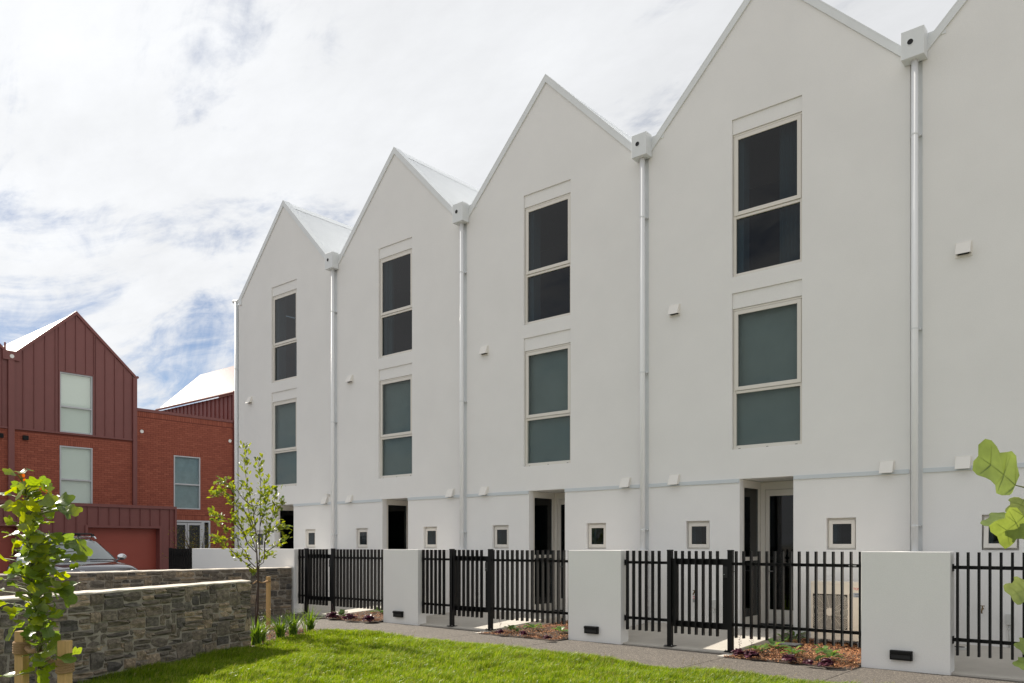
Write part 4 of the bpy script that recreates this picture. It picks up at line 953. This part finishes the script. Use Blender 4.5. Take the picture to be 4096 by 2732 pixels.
# --- young magnolia-like tree in the bed
DM = 15.0
def mp_(x, y, dd=0.0): return at(820+x*.3445, 1760+y*.3445, DM+dd)
base = on_ground(1025, 2538); mt = thing('young_tree', 'slender young tree with small glossy leaves in the bed by the stone wall', 'tree', (base.x, base.y, 0)); ob = mt.location.copy()
DM = (Vector((base.x, base.y))-Vector((CX, CY))).dot(Vector(FW))
m = MB(); m.tube([(0,0,-.05), mp_(612, 1950)-ob, mp_(618, 1700)-ob, mp_(608, 1480)-ob, mp_(600, 1290)-ob], [.024, .021, .018, .015, .013], 8); m.tube([Vector((.12,-.08,-.05)), mp_(585, 1950)-ob, mp_(622, 1600)-ob, mp_(632, 1300)-ob, mp_(640, 900)-ob], [.012, .011, .010, .009, .006], 6)
m.build('trunk', 'twig', mt, smooth=True)
BR = [[(600,1290,0),(590,1100,.05),(565,860,.1),(525,640,.1),(480,460,.08),(460,320,.05),(462,90,.05)], [(690,1350,0),(690,1200,-.1),(720,1080,-.15),(770,950,-.2),(800,760,-.2),(822,610,-.2)], [(640,900,0),(650,700,.1),(645,500,.15),(628,300,.15),(618,240,.15)], [(600,1480,0),(680,1420,.05),(700,1200,.2),(712,900,.25),(700,650,.3),(690,490,.3)],
      [(600,1310,0),(500,1210,-.1),(430,1060,-.2),(385,920,-.3),(360,780,-.35),(300,560,-.35),(215,470,-.3)], [(590,1480,0),(520,1410,.1),(470,1290,.2),(390,1220,.25),(370,1130,.3),(290,1080,.35),(170,1000,.4),(90,860,.4)], [(575,1500,0),(460,1420,.1),(350,1330,.0),(300,1270,-.1),(200,1210,-.1),(150,1150,-.1)], [(560,1030,0),(470,850,-.1),(420,740,-.2),(330,720,-.2),(240,640,-.25),(110,620,-.3)],
      [(545,770,0),(440,680,.1),(380,590,.2),(290,480,.25),(175,500,.3)], [(700,1300,0),(790,1250,.1),(870,1190,.1),(935,1150,.1)], [(700,1180,0),(760,1040,.15),(850,980,.2),(940,1000,.2)], [(690,1060,0),(780,1060,-.1),(860,1040,-.1)], [(600,1100,0),(540,940,.2),(500,800,.3),(490,600,.3),(450,560,.3)], [(765,960,0),(830,830,-.1),(890,720,-.15)], [(610,1440,0),(690,1360,.2),(760,1340,.2)], [(560,900,0),(600,760,-.2),(640,660,-.25),(720,600,-.3)], [(500,1210,0),(440,1050,-.25),(400,960,-.3)], [(520,1410,0),(450,1330,.3),(380,1340,.35)], [(600,1310,0),(560,1180,.25),(530,1080,.3),(520,960,.3)], [(640,1000,0),(670,860,-.3),(705,720,-.3)], [(620,1620,0),(560,1540,.1),(540,1520,.1)], [(430,1060,-.2),(330,960,-.3),(240,940,-.3),(140,900,-.3)], [(370,1130,.3),(260,1160,.3),(180,1170,.3)], [(300,560,-.35),(240,560,-.4),(160,600,-.4)]]
m = MB(); rnd = random.Random(11); ML = []
for br in BR:
    P = [mp_(*q)-ob for q in br]; n = len(P); m.tube(P, [.009*(1-.75*k/(n-1)) for k in range(n)], 5)
    for k in range(n-1):
        seg = (P[k+1]-P[k]); t0 = .55 if k == 0 else 0
        cnt = int(seg.length/.015*(0.10+0.9*(k+1)/(n-1))**1.2)
        for j in range(cnt):
            t = t0+(1-t0)*rnd.random(); p = P[k].lerp(P[k+1], t); dv = seg.normalized()*.7+Vector((rnd.uniform(-1, 1), rnd.uniform(-1, 1), rnd.uniform(-.3, .8))); ML.append((p, dv))
    for j in range(9): ML.append((P[-1]+Vector((rnd.gauss(0, .02), rnd.gauss(0, .02), rnd.gauss(0, .02))), seg.normalized()+Vector((rnd.uniform(-1, 1), rnd.uniform(-1, 1), rnd.uniform(-.3, .8)))))
rnd.shuffle(ML); cr = m.build('crown', 'twig', mt, smooth=True)
for p, dv in ML[:300]: put_leaf(cr, rnd.choice(MV), p+Vector((rnd.gauss(0, .035), rnd.gauss(0, .035), rnd.gauss(0, .03))), rnd.uniform(.075, .125), dv, rnd.uniform(-1.2, 1.2))
extra = MB()
for p, dv in ML[300:1000]:
    p = p+Vector((rnd.gauss(0, .04), rnd.gauss(0, .04), rnd.gauss(0, .035))); y = dv.normalized(); x = y.cross(Vector((rnd.uniform(-1, 1), rnd.uniform(-1, 1), 1))).normalized(); s = rnd.uniform(.07, .12); zc = x.cross(y)
    pts = [p, p+y*s*.4+x*s*.24+zc*s*.05, p+y*s*.75+x*s*.2+zc*s*.02, p+y*s-zc*s*.1, p+y*s*.75-x*s*.2+zc*s*.02, p+y*s*.4-x*s*.24+zc*s*.05]
    extra.add(pts, [(0,1,2,3), (0,3,4,5)])
if extra.v: stuff(extra.build('small_leaves', 'magnolia_leaf', mt, fix=False))
p = on_ground(900+715*.24237, 2300+900*.24237); stk = thing('tree_stake', 'timber stake beside the young tree in the bed', 'stake', (p.x, p.y, -.1), 'timber tree stakes', .3)
hz_ = at(1071, 2306, (Vector((p.x, p.y))-Vector((CX, CY))).dot(Vector(FW))).z
bx(-.032, .032, -.032, .032, 0, hz_+.1).build('post', 'timber', stk, bevel=0.004)
tie = MB(); a = Vector((p.x, p.y, hz_-.09)); b = mp_(600, 1640); dv = (b-a)
tie.tube([a+Vector((.045*math.cos(q), .045*math.sin(q), 0)) for q in np.linspace(0, 2*PI, 11)], .014, 6); tie.tube([a, a+dv*.5-Vector((0,0,.03)), b], [.018, .012, .02], 6); tie.tube([b, b+dv.normalized()*.25-Vector((0,0,.04))], .014, 6)
tag(tie.build('tree_tie', 'hessian', None, smooth=True), 'hessian tie between the young tree and its stake in the bed', 'tie', 'hessian tree ties')
# --- yellow green shrub beyond the long white wall
sb = thing('shrub', 'yellow green leafy shrub beyond the long white wall', 'shrub', (-3.0, 0.3, 0)); rnd = random.Random(4); m = MB(); lf = MB()
for k in range(26):
    a = rnd.uniform(0, 2*PI); h = rnd.uniform(1.2, 2.5); r = rnd.uniform(.3, 1.35); e = Vector((r*math.cos(a)*.8, r*math.sin(a), h)); P = [Vector((0,0,0)), Vector((e.x*.4, e.y*.4, h*.6)), e]
    m.tube(P, [.02, .012, .004], 5)
    for j in range(60):
        t = rnd.uniform(.35, 1.0); p = P[1].lerp(P[2], (t-.35)/.65)+Vector((rnd.gauss(0, .11), rnd.gauss(0, .11), rnd.gauss(0, .08))); d_ = Vector((rnd.uniform(-1, 1), rnd.uniform(-1, 1), rnd.uniform(-.4, .3))).normalized(); x = d_.cross(Vector((0,0,1))).normalized(); s = rnd.uniform(.04, .075)
        lf.add([p, p+d_*s*.5+x*s*.3, p+d_*s, p+d_*s*.5-x*s*.3], [(0,1,2,3)])
m.build('stems', 'twig', sb); lf.build('foliage', 'yellow_leaf', sb, fix=False)
# --- bed plants
def rosette(name, label, pos, n, size, m, lift, group, seed, ruffle=0.0, stalk=False):
    rnd = random.Random(seed); t = thing(name, label, 'plant', (pos.x, pos.y, max(0.02, pos.z)), group); L_ = MB()
    for k in range(n):
        a = 2.4*k+rnd.uniform(-.4, .4); el = rnd.uniform(lift*.3, lift*1.5); s = size*rnd.uniform(.6, 1.1); out_ = Vector((math.cos(a)*math.cos(el), math.sin(a)*math.cos(el), math.sin(el))); sd_ = out_.cross(Vector((0,0,1))).normalized(); st0 = out_*s*.25+Vector((0,0,.02))
        def fn(u, v):
            tt_ = v; h = (.30 if not ruffle else .46)*math.sin(PI*min(1, tt_*.93+.05))**.8*(1 if tt_ < .98 else .25); q = (u*2-1)
            return tuple(st0+out_*s*tt_+sd_*(q*h*s)+Vector((0, 0, -.45*s*tt_*tt_+abs(q)*h*s*.25+ruffle*s*math.sin(9*q+5*tt_+k)*.10)))
        L_.grid(fn, 4 if not ruffle else 6, 4 if not ruffle else 5)
    L_.build('leaves', m, t, smooth=True, fix=False)
    if stalk:
        S = MB(); e = Vector((rnd.uniform(-.05, .05), rnd.uniform(-.05, .05), rnd.uniform(.28, .38))); S.tube([(0,0,0), e*.5, e], [.003, .002, .0015], 5)
        for j in range(12):
            p = e*(.45+.55*j/12); q = p+Vector((rnd.uniform(-.03, .03), rnd.uniform(-.03, .03), .012)); S.tube([p, q], .0012, 4); S.box(q.x-.004, q.x+.004, q.y-.004, q.y+.004, q.z-.004, q.z+.004)
        S.build('flower_stalk', 'heuchera', t)
    return t
def bp(x, y, z=.03): return on_ground(2600+x*.36154, 2400+y*.36154, z)
greens = [((1185, 575), 'green leafy plant at the slab corner, left end of the near mulch bed', 9, .17), ((1370, 545), 'big pale green leafed plant by the slab edge in the near mulch bed', 9, .24), ((1490, 480), 'green plant with upright leaves just under the near long fence', 7, .22), ((1575, 615), 'bright green plant left of centre in the near mulch bed', 11, .19), ((1905, 585), 'small light green plant right of centre in the near mulch bed', 8, .16), ((1995, 660), 'spreading green plant at the right front of the near mulch bed', 10, .20), ((1610, 440), 'dark green leafy plant behind the near long fence by the house wall', 9, .24)]
for k, ((x, y), l, n, s) in enumerate(greens): rosette('hosta', l, bp(x, y), n, s, 'hosta', .7, 'green plants in the mulch beds', 20+k)
purples = [((985, 615), 'dark purple leafed plant at the left front corner of the near mulch bed', True), ((1120, 640), 'dark purple plant second from the left in the near mulch bed', True), ((1545, 680), 'dark purple plant at the front middle of the near mulch bed', False), ((1950, 735), 'dark purple plant at the right front of the near mulch bed', False), ((1750, 720), 'flat grey purple plant low at the front of the near mulch bed', False)]
for k, ((x, y), l, s) in enumerate(purples): rosette('heuchera', l, bp(x, y), 32, .11 if k < 4 else .075, 'heuchera', .8, 'purple plants in the mulch beds', 40+k, ruffle=1.0, stalk=s)
def bq(x, y, z=.03): return on_ground(1100+x*.5626, 1850+y*.5626, z)
for k, (x, y, l) in enumerate(((1690, 1205, 'green leafy plant at the left of the middle mulch bed'), (1835, 1190, 'pale green plant in the centre of the middle mulch bed'), (2030, 1215, 'green plant at the right of the middle mulch bed by the white pillar'))): rosette('hosta', l, bq(x, y), 10, .22, 'hosta', .7, 'green plants in the mulch beds', 60+k)
for k, (x, y, l) in enumerate(((1600, 1222, 'purple plant at the left corner of the middle mulch bed'), (1765, 1232, 'purple plant in the middle of the middle mulch bed'), (1935, 1262, 'purple plant at the front right of the middle mulch bed'))): rosette('heuchera', l, bq(x, y), 24, .085, 'heuchera', .8, 'purple plants in the mulch beds', 70+k, ruffle=1.0, stalk=(k == 0))
for k, (x, y, l) in enumerate(((405, 1108, 'purple plant at the left corner of the far mulch bed, under the gate post'), (530, 1122, 'purple plant in the middle of the far mulch bed'), (665, 1130, 'largest purple plant in the far mulch bed, near the white pillar'))): rosette('heuchera', l, bq(x, y), 34, .15, 'heuchera', .8, 'purple plants in the mulch beds', 80+k, ruffle=1.0, stalk=(k == 0))
for k, (x, y, l) in enumerate(((735, 1070, 'green plant beside the pillar in the far mulch bed'), (470, 1098, 'green plant between two purple ones in the far mulch bed'))): rosette('hosta', l, bq(x, y), 9, .22, 'hosta', .7, 'green plants in the mulch beds', 90+k)
def strappy(label, pos, n, h, seed):
    rnd = random.Random(seed); t = thing('strap_leaf_plant', label, 'plant', (pos.x, pos.y, 0.01), 'strap leaved plants beside the young tree'); L_ = MB(); n = int(n*1.3); h *= 1.28
    for k in range(n):
        a = rnd.uniform(0, 2*PI); l = h*rnd.uniform(.5, 1.1); sp = rnd.uniform(.15, .75); b0 = Vector((rnd.gauss(0, .03), rnd.gauss(0, .03), 0)); dr = Vector((math.cos(a), math.sin(a), 0)); sd_ = Vector((-dr.y, dr.x, 0)); wd = rnd.uniform(.008, .015)
        L_.grid(lambda u, v: tuple(b0+dr*(l*sp*v*v*.9+.02*v)+Vector((0,0,l*(v-.35*sp*v*v)))+sd_*((u*2-1)*wd*(1-v**3)+0.0)+Vector((0,0,abs(u*2-1)*.003))), 2, 6)
    L_.build('leaves', 'strap_leaf', t, smooth=True, fix=False)
def b1(x, y): return on_ground(900+x*.24237, 2300+y*.24237)
for k, (x, y, n, h, l) in enumerate(((510, 1180, 60, .38, 'strap leaved plant at the foot of the near stone wall'), (905, 1090, 60, .42, 'strap leaved plant with widest tuft in the sapling bed'), (1130, 1045, 45, .40, 'strap leaved plant third from the stone wall in the sapling bed'), (1395, 970, 45, .42, 'strap leaved plant at the path corner of the sapling bed'), (620, 1120, 30, .30, 'sparse strap leaved plant between the trunk and the concrete edge'))): strappy(l, b1(x, y), n, h, 120+k)
def twiggy(label, pos, seed, h=.34):
    rnd = random.Random(seed); t = thing('small_shrub', label, 'shrub', (pos.x, pos.y, 0), 'small shrubs in the sapling bed'); S = MB(); L_ = MB()
    for k in range(16):
        a = rnd.uniform(0, 2*PI); e = Vector((math.cos(a)*rnd.uniform(.03, .2), math.sin(a)*rnd.uniform(.03, .2), h*rnd.uniform(.6, 1.15))); S.tube([(0,0,0), e*.5+Vector((0,0,.03)), e], [.003, .002, .001], 4)
        for j in range(16):
            p = e*rnd.uniform(.3, 1); d_ = Vector((rnd.uniform(-1, 1), rnd.uniform(-1, 1), rnd.uniform(0, .8))).normalized(); x = d_.cross(Vector((0,0,1))).normalized(); s = rnd.uniform(.02, .035); L_.add([p, p+d_*s*.5+x*s*.22, p+d_*s, p+d_*s*.5-x*s*.22], [(0,1,2,3)])
    S.build('stems', 'twig', t); L_.build('foliage', 'magnolia_leaf', t, fix=False)
twiggy('small bushy shrub in the middle of the sapling bed', b1(1000, 960), 1); twiggy('small fine leaved shrub at the back of the sapling bed', b1(1120, 930), 2); twiggy('low leafy shrub right behind the sapling trunk', b1(620, 900), 3, .4)
# ------------------------------------------------------------------ lawn: soil sheet and grass blades
LAWN = [(11.52, -6.64), (10.33, -4.33), (10.40, -4.13), (26.0, -4.13), (26.0, -16.0), (16.2, -16.0), (14.30, -12.45)]
def lawn_z(x, y): return -0.005+0.045*np.sin(x*1.1+y*.6+.7)*np.cos(y*1.3-.4*x)*.6+0.03*np.sin(x*2.7-y*1.9)*.4+.02*np.clip((-y-4.3)/1.5, 0, 1)
pl = np.array(LAWN)
def inside_np(P, poly):
    c = np.zeros(len(P), bool); j = len(poly)-1
    for a in range(len(poly)):
        cond = (poly[a][1] > P[:, 1]) != (poly[j][1] > P[:, 1])
        xi = (poly[j][0]-poly[a][0])*(P[:, 1]-poly[a][1])/(poly[j][1]-poly[a][1]+1e-12)+poly[a][0]
        c ^= cond & (P[:, 0] < xi); j = a
    return c
struct(MB().prism(LAWN, 'z', -0.11, -0.035).build('lawn', 'lawn_soil'))
NB = 300000; rs = np.random.RandomState(2)
P = np.stack([rs.uniform(10.2, 25.5, 1500000), rs.uniform(-15.0, -4.05, 1500000)], 1)
wob = 0.05*np.sin(P[:, 0]*3.1)+0.035*np.sin(P[:, 0]*7.7+1)
ok = inside_np(P, pl) | ((P[:, 1] > -4.2) & (P[:, 1] < -4.06+wob) & (P[:, 0] > 10.6) & (P[:, 1] > -4.2))
P = P[ok]; dx, dy = P[:, 0]-CX, P[:, 1]-CY; dep = FW[0]*dx+FW[1]*dy; u = (RT[0]*dx+RT[1]*dy)/np.maximum(dep, .1)
keep = (dep > 7.6) & (np.abs(u) < .80); P = P[keep]; dep = dep[keep]
cl = 0.5+0.5*np.sin(P[:, 0]*2.3+1.7*np.sin(P[:, 1]*1.9))*np.sin(P[:, 1]*2.9+1.3*np.sin(P[:, 0]*1.4))
P = P[rs.rand(len(P)) < 0.55+0.45*cl][:NB]; n = len(P)
cl = 0.5+0.5*np.sin(P[:, 0]*2.3+1.7*np.sin(P[:, 1]*1.9))*np.sin(P[:, 1]*2.9+1.3*np.sin(P[:, 0]*1.4))
cl2 = np.sin(P[:, 0]*9.1+2*np.sin(P[:, 1]*7.3))*np.sin(P[:, 1]*10.7+2*np.sin(P[:, 0]*6.1))
ln = rs.uniform(.05, .115, n)*(0.70+0.5*cl)*(1+.30*cl2)*np.clip(.65+(-P[:, 1]-4.0)*1.2, .65, 1); yaw = rs.uniform(0, 2*PI, n); lean = np.abs(rs.normal(.35, .3, n))
ddx = np.cos(yaw)*lean+.40+.25*cl2; ddy = np.sin(yaw)*lean+.10*np.sin(P[:, 0])
wv = rs.uniform(.0018, .0042, n); pr = rs.uniform(0, 2*PI, n); wx, wy = np.cos(pr)*wv, np.sin(pr)*wv
zb = lawn_z(P[:, 0], P[:, 1])-.03
V = np.zeros((n, 5, 3)); 
V[:, 0] = np.stack([P[:, 0]-wx, P[:, 1]-wy, zb], 1); V[:, 1] = np.stack([P[:, 0]+wx, P[:, 1]+wy, zb], 1)
mx_, my_, mz_ = P[:, 0]+ddx*ln*.35, P[:, 1]+ddy*ln*.35, zb+.03+ln*.6
V[:, 2] = np.stack([mx_+wx*.8, my_+wy*.8, mz_], 1); V[:, 3] = np.stack([mx_-wx*.8, my_-wy*.8, mz_], 1)
V[:, 4] = np.stack([P[:, 0]+ddx*ln, P[:, 1]+ddy*ln, zb+.03+ln*np.clip(1.05-.35*lean, .35, 1)], 1)
me = bpy.data.meshes.new('grass'); me.vertices.add(n*5); me.vertices.foreach_set('co', V.reshape(-1))
lp = (np.arange(n)[:, None]*5+np.array([[0, 1, 2, 3, 3, 2, 4]])).reshape(-1); me.loops.add(n*7); me.loops.foreach_set('vertex_index', lp.astype(np.int32))
me.polygons.add(n*2); ls = (np.arange(n)[:, None]*7+np.array([[0, 4]])).reshape(-1); me.polygons.foreach_set('loop_start', ls.astype(np.int32))
me.update(calc_edges=True); me.validate(); me.materials.append(MATS['grass'])
stuff(tag(obj('grass', me), 'long fine green lawn grass in front of the path', 'grass'))
# seed stalks standing above the lawn
S = MB(); rnd = random.Random(8)
for k in range(420):
    x, y = rnd.uniform(11.5, 21.5), rnd.uniform(-9.5, -4.25)
    if not inside_np(np.array([[x, y]]), pl)[0]: continue
    h = rnd.uniform(.12, .24); lx, ly = rnd.uniform(-.05, .12), rnd.uniform(-.06, .06); b = Vector((x, y, -.03)); S.tube([b, b+Vector((lx*.4, ly*.4, h*.7)), b+Vector((lx, ly, h))], [.0012, .001, .0008], 3, cap=False)
    e = b+Vector((lx, ly, h))
    for j in range(4): S.tube([e-Vector((lx, ly, h))*.05*j, e-Vector((lx, ly, h))*.05*j+Vector((rnd.uniform(-.014, .014), rnd.uniform(-.014, .014), .012))], .0014, 3, cap=False)
stuff(tag(S.build('seed_stalks', 'seed_stalk', None, fix=False), 'thin pale seed stalks rising from the lawn', 'grass'))
